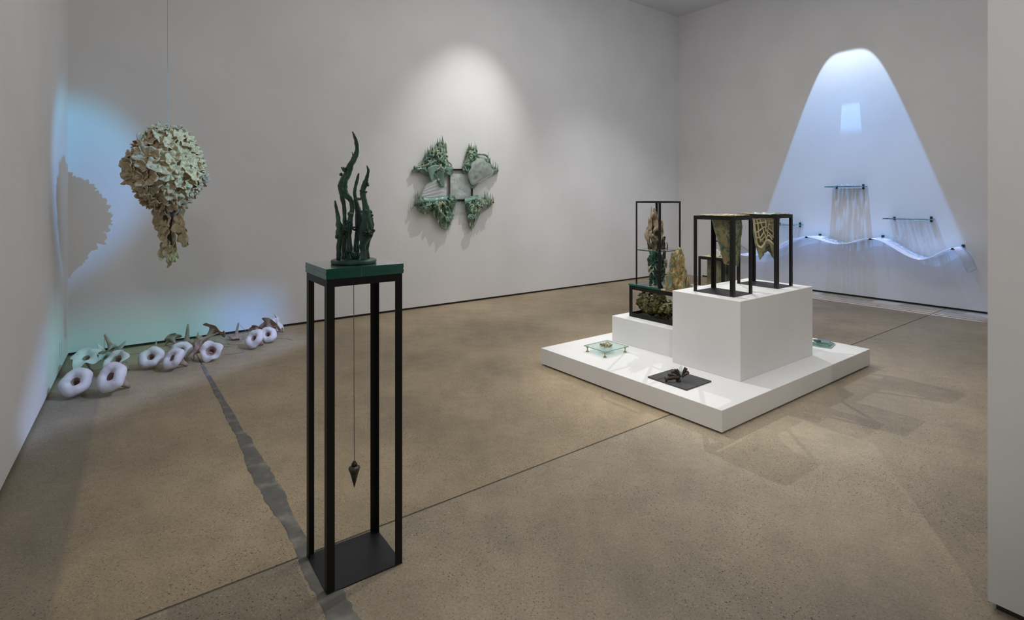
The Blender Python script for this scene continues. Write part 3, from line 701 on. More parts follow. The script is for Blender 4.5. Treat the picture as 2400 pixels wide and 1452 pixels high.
def flap(a, b_):
    th = W0 + (W1 - W0) * (1.18 * a - 0.09)
    p0 = net_pt(th, 0.06, 0.006)
    k = b_
    xo = p0.x - 0.0 - 0.10 * (1 - k) * 0.0
    return (p0.x - 0.004 + 0.075 * (1 - k) * (1 if True else 0), p0.y, 0.6295 + 0.004 * sin(8 * th) - 0.030 * max(0, k - 0.55) / 0.45)
obj('flap', MB().grid(26, 8, flap, 0.005), M['jade'], net, True, label='pale teal fold turned over the top rail')
def nlip(a, b_):
    th = a * 2 * pi
    xo, yo = sq_ring(th, 0.128, 0.165, 8); xi, yi = sq_ring(th, 0.088, 0.108, 2.4)
    x0, y0 = 0.131 + xo, 0.172 + yo; x1, y1 = 0.105 + xi, 0.160 + yi
    return (x0 + (x1 - x0) * b_, y0 + (y1 - y0) * b_, 0.6275 + 0.003 * noise.noise(Vector((x0 * 30, y0 * 30, b_ + 4))))
obj('lip', MB().grid(56, 5, nlip, 0.005), M['cream_glaze'], net, True, label='cream glazed rim lying over the frame')

# strips and a glass lump on the small frame behind
strips = thing('hanging_strips', 'olive green ceramic strips hanging in the small low frame behind', 'ceramic sculpture', PL(1.666, 1.02, sz), ROT)
for k, (y0, y1, x_) in enumerate(((0.03, 0.11, 0.05), (0.14, 0.22, 0.06), (0.05, 0.12, 0.20), (0.16, 0.23, 0.19))):
    def sp(a, b_, y0=y0, y1=y1, x_=x_, k=k):
        y_ = y0 + (y1 - y0) * a
        return (x_ + 0.012 * noise.noise(Vector((a * 3, b_ * 4, k))) + 0.02 * sin(a * pi), y_ + 0.012 * noise.noise(Vector((b_ * 4, k, 1))), 0.530 - 0.50 * b_ - 0.02 * sin(7 * a + k))
    obj('strip', MB().grid(8, 22, sp, 0.008), M['olive'], strips, True)
obj('top_slab', MB().bbox(0.02, 0.26, 0.02, 0.26, 0.5255, 0.531, 0.002), M['cream_glaze'], strips)
gl = thing('glass_lump', 'clear cast glass lump on the small low frame, behind the mottled pouch', 'glass', PL(1.75, 1.16, sz + 0.532), ROT)
obj('body', blob(MB(), Vector((0, 0, 0.030)), 0.042, 3.3, (1, 1, 0.8), amp=0.7, f=2.2), M['tex_glass'], gl, False)

# ------------------------------------------------------------------ display case, its contents, the tower
DCU, DCV = 0.814, 0.868
DLX, DLY, DH = 0.46, 0.600, 0.292
dc = thing('display_case', 'open black steel box frame on the lower plinth holding the gold-green mass', 'display case', PL(DCU, DCV, sz), ROT)
iron_frame(dc, DLX, DLY, 0.0, DH, 0.036, 0.005, plate=False, low_rails=True)
obj('floor_sheet', MB().box(0.006, DLX - 0.006, 0.006, DLY - 0.006, 0.005, 0.009), M['steel_plate'], dc)
CTOP = sz + DH + 0.001
gp = thing('glass_plate', 'dark green glass plate covering the left half of the black box frame', 'glass', PL(DCU, DCV, CTOP), ROT)
obj('plate', MB().box(-0.004, DLX, 0.240, DLY + 0.004, 0.0, 0.015, 0, 1), [M['sheet'], M['bronze_green']], gp)
obj('edge', MB().box(-0.0055, -0.0042, 0.240, DLY + 0.004, 0.0, 0.015), M['green_glass'], gp)
cs = tag(obj('cream_slab', MB().bbox(-0.006, DLX, -0.005, 0.236, 0, 0.013, 0.003), M['cream_glaze']), 'cream glazed ceramic slab under the ochre rock, beside the green glass plate', 'slab')
cs.location = PL(DCU, DCV, CTOP); cs.rotation_euler = (0, 0, ROT)
TZ = CTOP + 0.0155
TU, TV = 0.8645, 1.1537
tw = thing('frame_tower', 'tall thin black frame standing on the green glass plate', 'frame', PL(TU, TV, TZ), ROT)
TLX, TLY, TH = 0.307, 0.279, 1.475 - TZ
iron_frame(tw, TLX, TLY, 0.0, TH, 0.0165, 0.004, plate=False)
obj('glass_shelf', MB().box(0.004, TLX - 0.004, 0.004, TLY - 0.004, 1.020 - TZ - 0.008, 1.020 - TZ, 0, 1), [M['sheet'], M['bronze_green']], tw)
DY = 5.063; PXM = DY / FPX
def US(cx, cy, dy=0.0): return at(1470 + cx / 10.37, 460 + cy / 10.37, DY + dy)
def LS(cx, cy, dy=0.0): return at(1460 + cx / 11.17, 570 + cy / 11.17, DY + dy)
up = thing('spire_sculpture', 'sand and black glazed spires on the glass shelf of the tower', 'ceramic sculpture', (1.376, DY, 1.021))
for k, (m, dy, pts, rad) in enumerate((
    ('spire', -.03, [(560, 1292), (540, 1180), (500, 1050), (488, 920), (520, 800), (560, 690), (580, 560), (582, 420), (588, 240)], [30, 40, 50, 55, 50, 42, 30, 20, 4]),
    ('spire', .00, [(680, 1292), (660, 1150), (690, 980), (715, 800), (705, 650), (690, 520), (665, 400), (655, 245)], [55, 60, 75, 78, 60, 55, 42, 5]),
    ('spire', .03, [(800, 1292), (800, 1130), (800, 950), (815, 780), (825, 660), (850, 555)], [50, 60, 74, 62, 42, 8]),
    ('black_glaze', -.04, [(890, 1292), (880, 1200), (870, 1100), (890, 1020), (925, 975)], [45, 48, 42, 36, 14]),
    ('black_glaze', .02, [(960, 1292), (978, 1220), (960, 1105)], [16, 15, 5]),
    ('black_glaze', .00, [(515, 1292), (512, 1180), (530, 1060), (545, 960)], [18, 18, 18, 12]),
    ('spire', -.05, [(540, 820), (534, 690), (526, 590), (518, 485)], [24, 20, 16, 4]),
    ('black_glaze', .03, [(640, 900), (625, 760), (620, 640), (640, 500), (700, 300)], [40, 38, 36, 30, 8]),
    ('black_glaze', .04, [(720, 1292), (740, 900), (728, 600), (722, 430)], [60, 50, 30, 8]),
    ('spire', -.06, [(690, 1130), (640, 1060), (580, 960), (560, 850)], [30, 48, 42, 20]),
    ('spire', -.06, [(640, 1010), (700, 1080), (760, 1060)], [26, 40, 30]),
    ('spire', -.05, [(650, 860), (700, 770), (750, 760)], [28, 46, 34]),
    ('spire', -.04, [(600, 1240), (600, 1150), (640, 1080)], [10, 14, 26]),
    ('spire', -.04, [(700, 1270), (705, 1180), (690, 1090)], [10, 14, 26]),
    ('spire', -.05, [(590, 520), (630, 420), (620, 390)], [16, 34, 8]))):
    op, orr = dense([US(x_, y_, dy) for x_, y_ in pts], [r * PXM / 10.37 for r in rad], 3)
    for q_ in op: q_.z = max(q_.z, 1.0225)
    obj('spire', MB().tube(op, orr, 12, 0.75, k * 2.3 + 1), M[m], up, True, world=True)
lo = thing('column_sculpture', 'dark green tangled ceramic column inside the lower half of the tower', 'ceramic sculpture', (1.376, DY, TZ))
TUBES = [('bronze_green', -.03, [(735, 1185), (735, 1000), (745, 800), (725, 600), (745, 400), (700, 175)], [42, 40, 44, 42, 40, 24]),
    ('bronze_green', .00, [(830, 1188), (835, 950), (820, 700), (835, 450), (800, 175)], [44, 60, 66, 60, 40]),
    ('bronze_green', -.04, [(915, 1190), (890, 950), (925, 650), (955, 380), (930, 175)], [48, 52, 64, 62, 40]),
    ('black_glaze', .03, [(965, 1190), (985, 900), (1030, 600), (1065, 400), (1100, 175)], [30, 52, 46, 44, 30]),
    ('black_glaze', .00, [(700, 520), (672, 430), (690, 350)], [40, 36, 20]),
    ('black_glaze', -.02, [(720, 600), (690, 550), (700, 490)], [30, 34, 20]),
    ('spire', .0, [(700, 800), (685, 720), (672, 630), (700, 560)], [16, 22, 24, 10]),
    ('spire', .01, [(1130, 640), (1128, 520), (1110, 440), (1160, 410)], [18, 36, 40, 12]),
    ('black_glaze', .0, [(1040, 980), (1000, 960), (1060, 860), (1090, 640)], [30, 42, 36, 16]),
    ('bronze_green', -.05, [(760, 860), (840, 830), (940, 850)], [24, 34, 24])]
for k, (m, dy, pts, rad) in enumerate(TUBES):
    op, orr = dense([LS(x_, y_, dy) for x_, y_ in pts], [r * PXM / 11.17 for r in rad], 4)
    for q_ in op: q_.z = min(max(q_.z, TZ + 0.002), 1.009)
    obj('trunk', MB().tube(op, orr, 12, 0.7, k * 1.9), M[m], lo, True, world=True)
rr = random.Random(3)
for k in range(44):
    x_, y_ = rr.uniform(700, 1060), rr.uniform(230, 1000); pts = []
    for j in range(5):
        pts.append(LS(x_, y_, -0.055 + rr.uniform(-.012, .012))); x_ = min(max(x_ + rr.uniform(-70, 70), 690), 1080); y_ += rr.uniform(15, 60)
    op, orr = dense(pts, [0.0035, 0.0055, 0.006, 0.005, 0.002], 3)
    obj('tendril', MB().tube(op, orr, 6, 0.3, k), M['bronze_green'] if k % 7 else M['celadon_tip'], lo, True, world=True)

rk = thing('rock_sculpture', 'ochre and green glazed ceramic rock peak on the cream slab', 'ceramic sculpture', (1.497, 4.787, CTOP + 0.013))
RZ = CTOP + 0.013
RP = [(0, 1592, 28), (.08, 1591, 26), (.2, 1590, 22.5), (.35, 1588, 19.5), (.5, 1586.5, 16.5), (.65, 1586, 16), (.78, 1587.5, 13.5), (.88, 1590, 9.5), (.95, 1592.5, 6), (1, 1593, 1.5)]
def rpt(f):
    for a, b_ in zip(RP, RP[1:]):
        if a[0] <= f <= b_[0]:
            k = (f - a[0]) / (b_[0] - a[0]); return a[1] + (b_[1] - a[1]) * k, a[2] + (b_[2] - a[2]) * k
    return RP[-1][1:]
def rock_pt(a, b_):
    c, hw = rpt(min(b_, 1)); th = a * 2 * pi
    d = Vector((cos(th), sin(th), b_ * 3))
    r = hw * 4.787 / FPX * (1 + 0.30 * noise.noise(d * 1.7 + Vector((3, 1, 2))) + 0.16 * noise.noise(d * 4.5) + 0.07 * noise.noise(d * 11))
    return ((c - 1200) / FPX * 4.787 + r * cos(th), 4.787 + 0.85 * r * sin(th), RZ + 0.37 * b_)
obj('peak', MB().grid(64, 48, rock_pt), M['rock'], rk, True, world=True)
def tong(a, b_):
    th = a * 2 * pi; f = b_
    hw = (8.2 - 2.0 * f) * (sqrt(max(0, 1 - f ** 6))) * 4.70 / FPX
    d = Vector((cos(th), sin(th), f * 4))
    r = hw * (1 + 0.25 * noise.noise(d * 2 + Vector((9, 1, 2))))
    return ((1567.5 - 1200) / FPX * 4.70 + r * cos(th), 4.70 + 0.7 * r * sin(th), RZ + 0.175 * f)
obj('front_lobe', MB().grid(32, 24, tong), M['rock'], rk, True, world=True)
for k, (px_, z0, z1, hw) in enumerate(((1577, .20, .33, 4), (1588, .13, .27, 5), (1600, .02, .17, 4.5), (1609, .0, .11, 4), (1583, .0, .15, 4.5), (1596, .25, .36, 3.2), (1574, .12, .22, 3.5))):
    c_, h_ = rpt((z0 + z1) / 2 / 0.37)
    yy = 4.787 - 0.80 * sqrt(max(0.05, h_ ** 2 - (px_ - c_) ** 2)) * 4.787 / FPX
    pts = [Vector(((px_ + 2 * sin(j * 1.3 + k) - 1200) / FPX * 4.75, yy + 0.006 * sin(j + k), RZ + z0 + (z1 - z0) * j / 4)) for j in range(5)]
    op, orr = dense(pts, [hw * .6 * 4.75 / FPX, hw * 4.75 / FPX, hw * 4.75 / FPX, hw * .8 * 4.75 / FPX, hw * .3 * 4.75 / FPX], 4)
    obj('ridge', MB().tube(op, orr, 10, 0.5, k * 1.1), M['rock'], rk, True, world=True)

sw = thing('seaweed_sculpture', 'gold-green leafy ceramic mass inside the black box frame', 'ceramic sculpture', PL(DCU, DCV, sz + 0.0095), ROT)
sb_ = MB(); blob(sb_, Vector((0.15, 0.452, 0.128)), 0.118, 1.1, (1.0, 1.10, 0.93), 20, 32, 0.25, 2.5)
obj('body', sb_, M['gold'], sw, True)
sb2 = MB(); blob(sb2, Vector((0.16, 0.290, 0.085)), 0.085, 4.1, (0.9, 1.35, 0.75), 16, 28, 0.3, 2.5)
obj('tail', sb2, M['gold'], sw, True)
def leaf_mesh(seed, L_=0.058, W_=0.021):
    r_ = random.Random(seed); k1, k2, k3 = r_.uniform(4, 8), r_.uniform(0, 6), r_.uniform(-1, 1)
    def f(a, b_):
        w_ = W_ * sin(pi * min(1, 0.15 + 0.85 * a)) ** 0.7 * (b_ - 0.5) * 2
        return (L_ * (a - 0.5), w_ * 0.8, 0.020 * sin(pi * a) + 0.5 * abs(w_) * (0.4 + k3 * 0.3) + 0.006 * sin(k1 * a * 2 + k2) + 0.004 * sin(9 * b_ + 5 * a))
    return mesh('leaf', MB().grid(7, 4, f, 0.003), M['gold'], True)
LM = [leaf_mesh(k) for k in range(6)]
def on_blob(o, c, n, s_, spin):
    z_ = n.normalized(); x_ = z_.orthogonal().normalized(); x_.rotate(Matrix.Rotation(spin, 3, z_)); y_ = z_.cross(x_)
    o.matrix_basis = Matrix.Translation(c) @ Matrix((x_, y_, z_)).transposed().to_4x4() @ Matrix.Diagonal((s_, s_, s_, 1))
for k in range(230):
    big = k < 160
    u_, t_ = rr.uniform(-.75, 1), rr.uniform(0, 2 * pi); q_ = sqrt(1 - u_ * u_)
    d = Vector((q_ * cos(t_), q_ * sin(t_), u_))
    c = Vector((0.15 + d.x * .113, 0.452 + d.y * .122, 0.128 + d.z * .103)) if big else Vector((0.16 + d.x * .074, 0.29 + d.y * .112, 0.085 + d.z * .062))
    if c.z < 0.02 or c.x < 0.035 or c.y > 0.555: continue
    o = obj('leaf', LM[k % 6], None, sw)
    on_blob(o, c, d + Vector((rr.uniform(-.5, .5), rr.uniform(-.5, .5), rr.uniform(-.3, .6))), rr.uniform(0.6, 1.1), rr.uniform(0, 6))

# ------------------------------------------------------------------ small works on the platform
tr = thing('glass_tray', 'small square glass tray on brass feet at the left end of the platform', 'tray', PL(0.2515, 1.247, pz), ROT)
obj('pane', MB().box(-0.022, 0.276, -0.022, 0.232, 0.047, 0.054, 0, 1), [M['mint'], M['pale_edge']], tr)
for (x_, y_) in ((0, 0), (0.253, 0), (0, 0.210), (0.253, 0.210)):
    obj('foot', MB().lathe([(0.0145, 0), (0.0145, 0.003), (0.006, 0.009), (0.0042, 0.016), (0.0042, 0.028), (0.008, 0.035), (0.0125, 0.040), (0.0125, 0.0465)], 16, lambda p_, r, z, th, i, x_=x_, y_=y_: p_ + Vector((x_, y_, 0)), closed=True), M['brass'], tr, True)
ri = random.Random(11)
def shell_mesh(seed):
    r_ = random.Random(seed); a1, a2 = r_.uniform(0.5, 1.2), r_.uniform(0, 6)
    def f(a, b_):
        th = (a - 0.5) * pi * 1.3; r = 0.016 * (0.25 + 0.75 * b_) * (1 + 0.12 * sin(7 * th + a2))
        return (r * sin(th), r * cos(th) - 0.006, 0.012 * b_ * b_ * a1 + 0.003 * cos(7 * th))
    return mesh('shell_piece', MB().grid(12, 5, f, 0.002), M['shell'], True)
SM = [shell_mesh(k) for k in range(5)]
SPOTS = [(0.127 + 0.055 * cos(k * 2.4) * sqrt((k + .5) / 18), 0.105 + 0.052 * sin(k * 2.4) * sqrt((k + .5) / 18)) for k in range(18)]
for k, (x_, y_) in enumerate(SPOTS):
    o = obj('shell_piece', SM[k % 5], None)
    o.location = PL(0.2515 + x_, 1.247 + y_, pz + 0.0545 + 0.003 * (k % 3)); o.rotation_euler = (ri.uniform(-.6, .6), ri.uniform(-.6, .6), ri.uniform(0, 6)); o.scale = (1.0 + 0.3 * (k % 3 == 0),) * 3
    tag(o, 'tiny cream and gold ceramic shell piece heaped on the glass tray', 'shell', 'shell pieces on the glass tray')

sl = tag(obj('slate_plate', MB().bbox(0, 0.302, 0, 0.343, 0, 0.010, 0.0015), M['slate']), 'dark grey square plate lying at the front edge of the white platform', 'plate')
sl.location = PL(0.121, 0.347, pz); sl.rotation_euler = (0, 0, ROT)
FZ = pz + 0.010
fb = onz(1597, 886, FZ + 0.02)
fg = thing('finger_sculpture', 'brown bronze cluster of finger-like casts on the dark grey plate', 'sculpture', (fb.x, fb.y, FZ))
def FP(x_, y_, dy=0): return at(1500 + x_ / 12, 830 + y_ / 12, fb.y + dy)
for k, (m, r0, pts, dy) in enumerate((
    ('bronze_dark', 62, [(1110, 660), (980, 660), (860, 668), (700, 690)], -.02), ('bronze_dark', 42, [(1130, 640), (980, 610), (860, 580), (785, 560)], 0.0),
    ('bronze_dark', 42, [(1140, 630), (1040, 560), (960, 500), (875, 495)], .02), ('bronze_dark', 46, [(1150, 625), (1090, 540), (1030, 470), (960, 440)], .03), ('bronze_dark', 34, [(1155, 620), (1110, 520), (1060, 450), (1030, 425)], .045),
    ('bronze_dark', 56, [(1180, 620), (1220, 540), (1260, 450), (1300, 380)], .02), ('bronze_dark', 50, [(1190, 625), (1260, 570), (1320, 520), (1370, 490)], 0.0), ('bronze_dark', 44, [(1180, 640), (1240, 590), (1300, 545), (1340, 540)], -.02),
    ('bronze_dark', 40, [(1130, 690), (1100, 740), (1140, 770)], -.02), ('bronze_dark', 50, [(1110, 690), (1040, 730), (1050, 770)], .0), ('bronze_dark', 44, [(760, 700), (740, 745), (725, 775)], -.02))):
    p3 = [FP(x_, y_, dy * 0.6) for x_, y_ in pts]
    for q_ in p3: q_.z = max(q_.z, FZ + r0 * 0.8 * fb.y / FPX / 12 * 0.9)
    n_ = len(p3); rd = [r0 * (0.55 + 0.45 * i / (n_ - 1)) * fb.y / FPX / 12 for i in range(n_)]
    op, orr = dense(p3, rd, 4); orr[-1] *= 0.72
    obj('finger', MB().tube(op, orr, 10, 0.22, k), M[m], fg, True, world=True)
op, orr = dense([FP(1160, 610, .01), FP(1152, 520, .01), FP(1148, 400, .01), FP(1148, 310, .01)], [r * fb.y / FPX / 12 for r in (26, 44, 48, 16)], 5)
obj('petal', MB().tube(op, orr, 12, 0.1, 1, flat=0.4), M['tex_glass'], fg, True, world=True, label='pale clear glass petal among the fingers')

gw = thing('glass_stack', 'green-tinted clear glass slabs stacked at the right end of the platform', 'glass', PL(2.140, 0.300, pz), ROT)
for k, (x0, x1, y0, y1, z0, z1, rz) in enumerate(((-0.10, 0.09, -0.07, 0.09, 0, 0.012, 0.2), (-0.085, 0.075, -0.055, 0.08, 0.0125, 0.026, 0.12), (-0.06, 0.06, -0.045, 0.06, 0.0265, 0.040, 0.3))):
    b_ = MB().box(x0, x1, y0, y1, z0, z1, 0, 1).tf(Matrix.Rotation(rz, 4, 'Z'))
    obj('slab', b_, [M['cast_clear'], M['pale_edge']], gw)
obj('dark_piece', blob(MB(), Vector((-0.080, 0.03, 0.049)), 0.022, 2.2, (1.0, 1.7, 0.4), amp=0.4), M['bronze_green'], gw, True, label='dark piece lying on the slabs')

# ------------------------------------------------------------------ works on the right wall
RW = atan2(CYd, CXd)
def zs(s_):
    K_ = [(1.05, .76), (1.70, .52), (2.69, .905), (3.13, .822), (3.563, .930), (4.145, .690), (4.494, .858), (4.58, .74), (4.64, .565)]
    for i in range(len(K_) - 1):
        a, b_ = K_[i], K_[i + 1]
        if a[0] <= s_ <= b_[0]:
            k = (s_ - a[0]) / (b_[0] - a[0])
            if i >= 6: return a[1] + (b_[1] - a[1]) * k
            return a[1] + (b_[1] - a[1]) * (1 - cos(pi * k)) / 2
    return K_[-1][1] if s_ > 3 else K_[0][1]
wv = thing('wave_shelf', 'long wavy frosted acrylic shelf along the right wall under the blue light', 'shelf', csz(1.05, 0.6, 0.0))
obj('sheet', MB().grid(150, 6, lambda a, b_: csz(1.05 + 3.59 * a, zs(1.05 + 3.59 * a) + 0.004 * sin(14 * a + 5 * b_), 0.012 + 0.468 * b_), 0.004), M['acrylic'], wv, True, world=True)
def cbox(mb, s0, s1, z0, z1, o0, o1):
    vs = [csz(s_, z_, o_) for z_ in (z0, z1) for o_ in (o0, o1) for s_ in (s0, s1)]
    mb.add(vs, [(0, 2, 3, 1), (4, 5, 7, 6), (0, 1, 5, 4), (2, 6, 7, 3), (0, 4, 6, 2), (1, 3, 7, 5)]); return mb
for s_ in (1.15, 2.69, 3.563, 4.494):
    z_ = zs(s_)
    b_ = cbox(MB(), s_ - .015, s_ + .015, z_ - .006, z_ + .030, 0.0, 0.026)
    cbox(b_, s_ - .010, s_ + .010, z_ - .016, z_ + .004, 0.034, 0.050)
    obj('wall_clip', b_, M['clip'], wv, world=True)
    b_ = cbox(MB(), s_ - .012, s_ + .012, z_ - .006, z_ + .008, 0.466, 0.486)
    cbox(b_, s_ - .020, s_ + .020, z_ - .014, z_ - .005, 0.460, 0.486)
    obj('edge_clip', b_, M['clip'], wv, world=True)
for (lab, s0, s1, z_, c0, c1, seed) in (('rippled glass shelf at the top of the right wall, highest of the three', 2.88, 3.36, 1.680, 2.934, 3.306, 1),
                                   ('rippled glass shelf on the right wall, the one furthest to the right', 3.655, 4.19, 1.215, 3.708, 4.1437, 2),
                                   ('rippled glass shelf on the right wall, seen through the black frame', 1.985, 2.43, 1.070, 2.0395, 2.378, 3)):
    sh = thing('glass_shelf', lab, 'shelf', csz(s0, z_, 0.0), 0, 'glass shelves on the right wall')
    obj('pane', MB().grid(36, 22, lambda a, b_: csz(s0 + (s1 - s0) * a, z_ + 0.0045 * noise.noise(Vector((a * 7, b_ * 5, seed * 3.0))), 0.004 + 0.30 * b_), 0.006), M['ripple' if seed == 1 else 'ripple_light'], sh, True, world=True)
    e = MB()
    for (a0, a1, o0, o1) in ((s0, s1, 0.302, 0.305), (s0 - .003, s0, 0.004, 0.305), (s1, s1 + .003, 0.004, 0.305)):
        cbox(e, a0, a1, z_ - .007, z_ + .001, o0, o1)
    obj('edge', e, M['sheet_edge'], sh, world=True, label='teal cut edge of the glass')
    for c_ in (c0, c1):
        hh = .030 if c_ == c1 else .016
        b_ = cbox(MB(), c_ - .012, c_ + .012, z_ - .010 - hh, z_ - .009, 0.0, 0.022); cbox(b_, c_ - .012, c_ + .012, z_ + .006, z_ + .006 + hh, 0.0, 0.022); cbox(b_, c_ - .012, c_ + .012, z_ - .010 - hh, z_ + .006 + hh, 0.0, 0.003)
        obj('clip', b_, M['clip'], sh, world=True)
    if seed == 1:
        r_ = random.Random(5)
        for k in range(16):
            s_, o_ = r_.uniform(s0 + .06, s1 - .08), r_.uniform(.04, .26); hgt = r_.uniform(.01, .05) * (1 - abs(s_ - (s0 + s1) / 2) * 2.5)
            p0 = csz(s_, z_ + .004, o_)
            obj('drop', MB().tube([p0, p0 + Vector((r_.uniform(-.01, .01), 0, hgt * .5)), p0 + Vector((r_.uniform(-.02, .02), 0, hgt))], [.005, .004, .0012], 6), M['tex_glass'], sh, True, world=True)

# ------------------------------------------------------------------ ceramic relief on the long wall
C5 = 4.84
def R5(x_, y_, out): return wallB(930 + x_ / C5, 300 + y_ / C5, out)
rl = thing('wall_relief', 'green ceramic and glass relief with four ragged lobes on the long wall', 'wall sculpture', wallB(1080, 450, 0.0))
def pin(x_, y_, P_):
    c = False; j = len(P_) - 1
    for i in range(len(P_)):
        if (P_[i][1] > y_) != (P_[j][1] > y_) and x_ < (P_[j][0] - P_[i][0]) * (y_ - P_[i][1]) / (P_[j][1] - P_[i][1]) + P_[i][0]: c = not c
        j = i
    return c
def edge_d(x_, y_, P_):
    m = 1e9
    for i in range(len(P_)):
        ax_, ay_ = P_[i - 1]; bx_, by_ = P_[i]; dx, dy = bx_ - ax_, by_ - ay_
        t = max(0, min(1, ((x_ - ax_) * dx + (y_ - ay_) * dy) / (dx * dx + dy * dy + 1e-9)))
        m = min(m, sqrt((x_ - ax_ - t * dx) ** 2 + (y_ - ay_ - t * dy) ** 2))
    return m
def smooth_poly(P_, k=4):
    op, _ = dense([(x_, y_, 0) for x_, y_ in P_ + [P_[0]]], [0] * (len(P_) + 1), k)
    return [(q_.x, q_.y) for q_ in op[:-1]]
LOBES = {
 'UL': dict(out=[(165, 495), (205, 440), (260, 425), (312, 400), (318, 320), (345, 270), (385, 235), (430, 210), (462, 165), (515, 150), (552, 190), (566, 280), (572, 370), (600, 425), (640, 450), (620, 505), (560, 545), (528, 570), (535, 640), (480, 690), (440, 620), (400, 560), (330, 540), (270, 510)],
   src=(490, 250), dirs=[(170, 492), (225, 440), (290, 500), (340, 440), (400, 420), (430, 500), (470, 560), (520, 545), (545, 500), (590, 480), (620, 470), (330, 380), (350, 320), (440, 300), (510, 400), (480, 430)],
   spk=[(322, 320, 262), (345, 290, 238), (362, 280, 250), (385, 250, 200), (405, 240, 205), (435, 225, 185), (462, 180, 125), (490, 170, 115), (515, 165, 100), (530, 200, 145), (552, 215, 168), (562, 260, 190), (335, 370, 300), (415, 300, 240), (500, 250, 190), (450, 260, 210), (200, 440, 425), (380, 330, 270), (530, 300, 240)], base='celadon', h=0.13),
 'UR': dict(out=[(798, 250), (830, 200), (870, 225), (908, 240), (915, 315), (960, 335), (1020, 350), (1075, 430), (1140, 450), (1150, 500), (1090, 525), (1020, 550), (955, 580), (905, 650), (850, 690), (805, 590), (775, 530), (738, 478), (760, 400), (790, 330)],
   src=(850, 260), dirs=[(800, 330), (790, 390), (840, 380), (880, 330), (905, 300), (770, 420), (820, 440), (1130, 500), (1080, 500), (1040, 470), (860, 340)],
   spk=[(820, 225, 183), (845, 220, 175), (870, 235, 205), (890, 230, 175), (905, 250, 200), (1037, 370, 290), (1060, 410, 350), (1095, 450, 378), (1120, 455, 395), (1145, 470, 412), (1080, 460, 420), (1025, 380, 340), (800, 270, 235)], base='celadon', h=0.12),
 'LL': dict(out=[(235, 750), (290, 775), (360, 795), (460, 800), (560, 800), (600, 775), (645, 765), (690, 808), (665, 860), (640, 930), (640, 1010), (605, 1080), (575, 1145), (525, 1140), (485, 1085), (455, 1010), (435, 950), (395, 935), (370, 975), (300, 968), (250, 930), (225, 850)],
   src=(470, 800), dirs=[(240, 800), (250, 870), (270, 930), (320, 960), (370, 950), (420, 900), (460, 980), (490, 1070), (530, 1120), (570, 1120), (600, 1060), (630, 980), (640, 900), (670, 830), (560, 980), (520, 1020), (340, 880), (300, 880), (590, 920), (440, 860)],
   spk=[(240, 775, 722), (262, 780, 730), (215, 850, 770), (188, 890, 842), (600, 790, 755), (640, 775, 742), (655, 790, 765), (225, 800, 750), (205, 870, 820), (420, 945, 985), (640, 1000, 1032), (470, 1060, 1095), (585, 1125, 1150), (320, 960, 985), (605, 1080, 1100)], base='celadon', h=0.13),
 'LR': dict(out=[(762, 798), (800, 782), (850, 770), (930, 763), (985, 790), (1045, 795), (1100, 812), (1070, 875), (1010, 920), (950, 965), (915, 1040), (880, 1105), (850, 1145), (822, 1090), (800, 1000), (790, 920), (778, 850)],
   src=(930, 830), dirs=[(800, 850), (810, 930), (825, 1010), (840, 1090), (870, 1070), (890, 980), (940, 930), (1000, 890), (1060, 850), (1085, 820), (850, 900), (990, 810), (900, 900)],
   spk=[(995, 795, 728), (1030, 800, 735), (1060, 805, 752), (1085, 815, 755), (1010, 810, 765), (1045, 830, 780), (1095, 830, 790), (1075, 850, 810), (850, 1130, 1165), (830, 1090, 1120)], base='celadon', h=0.12)}
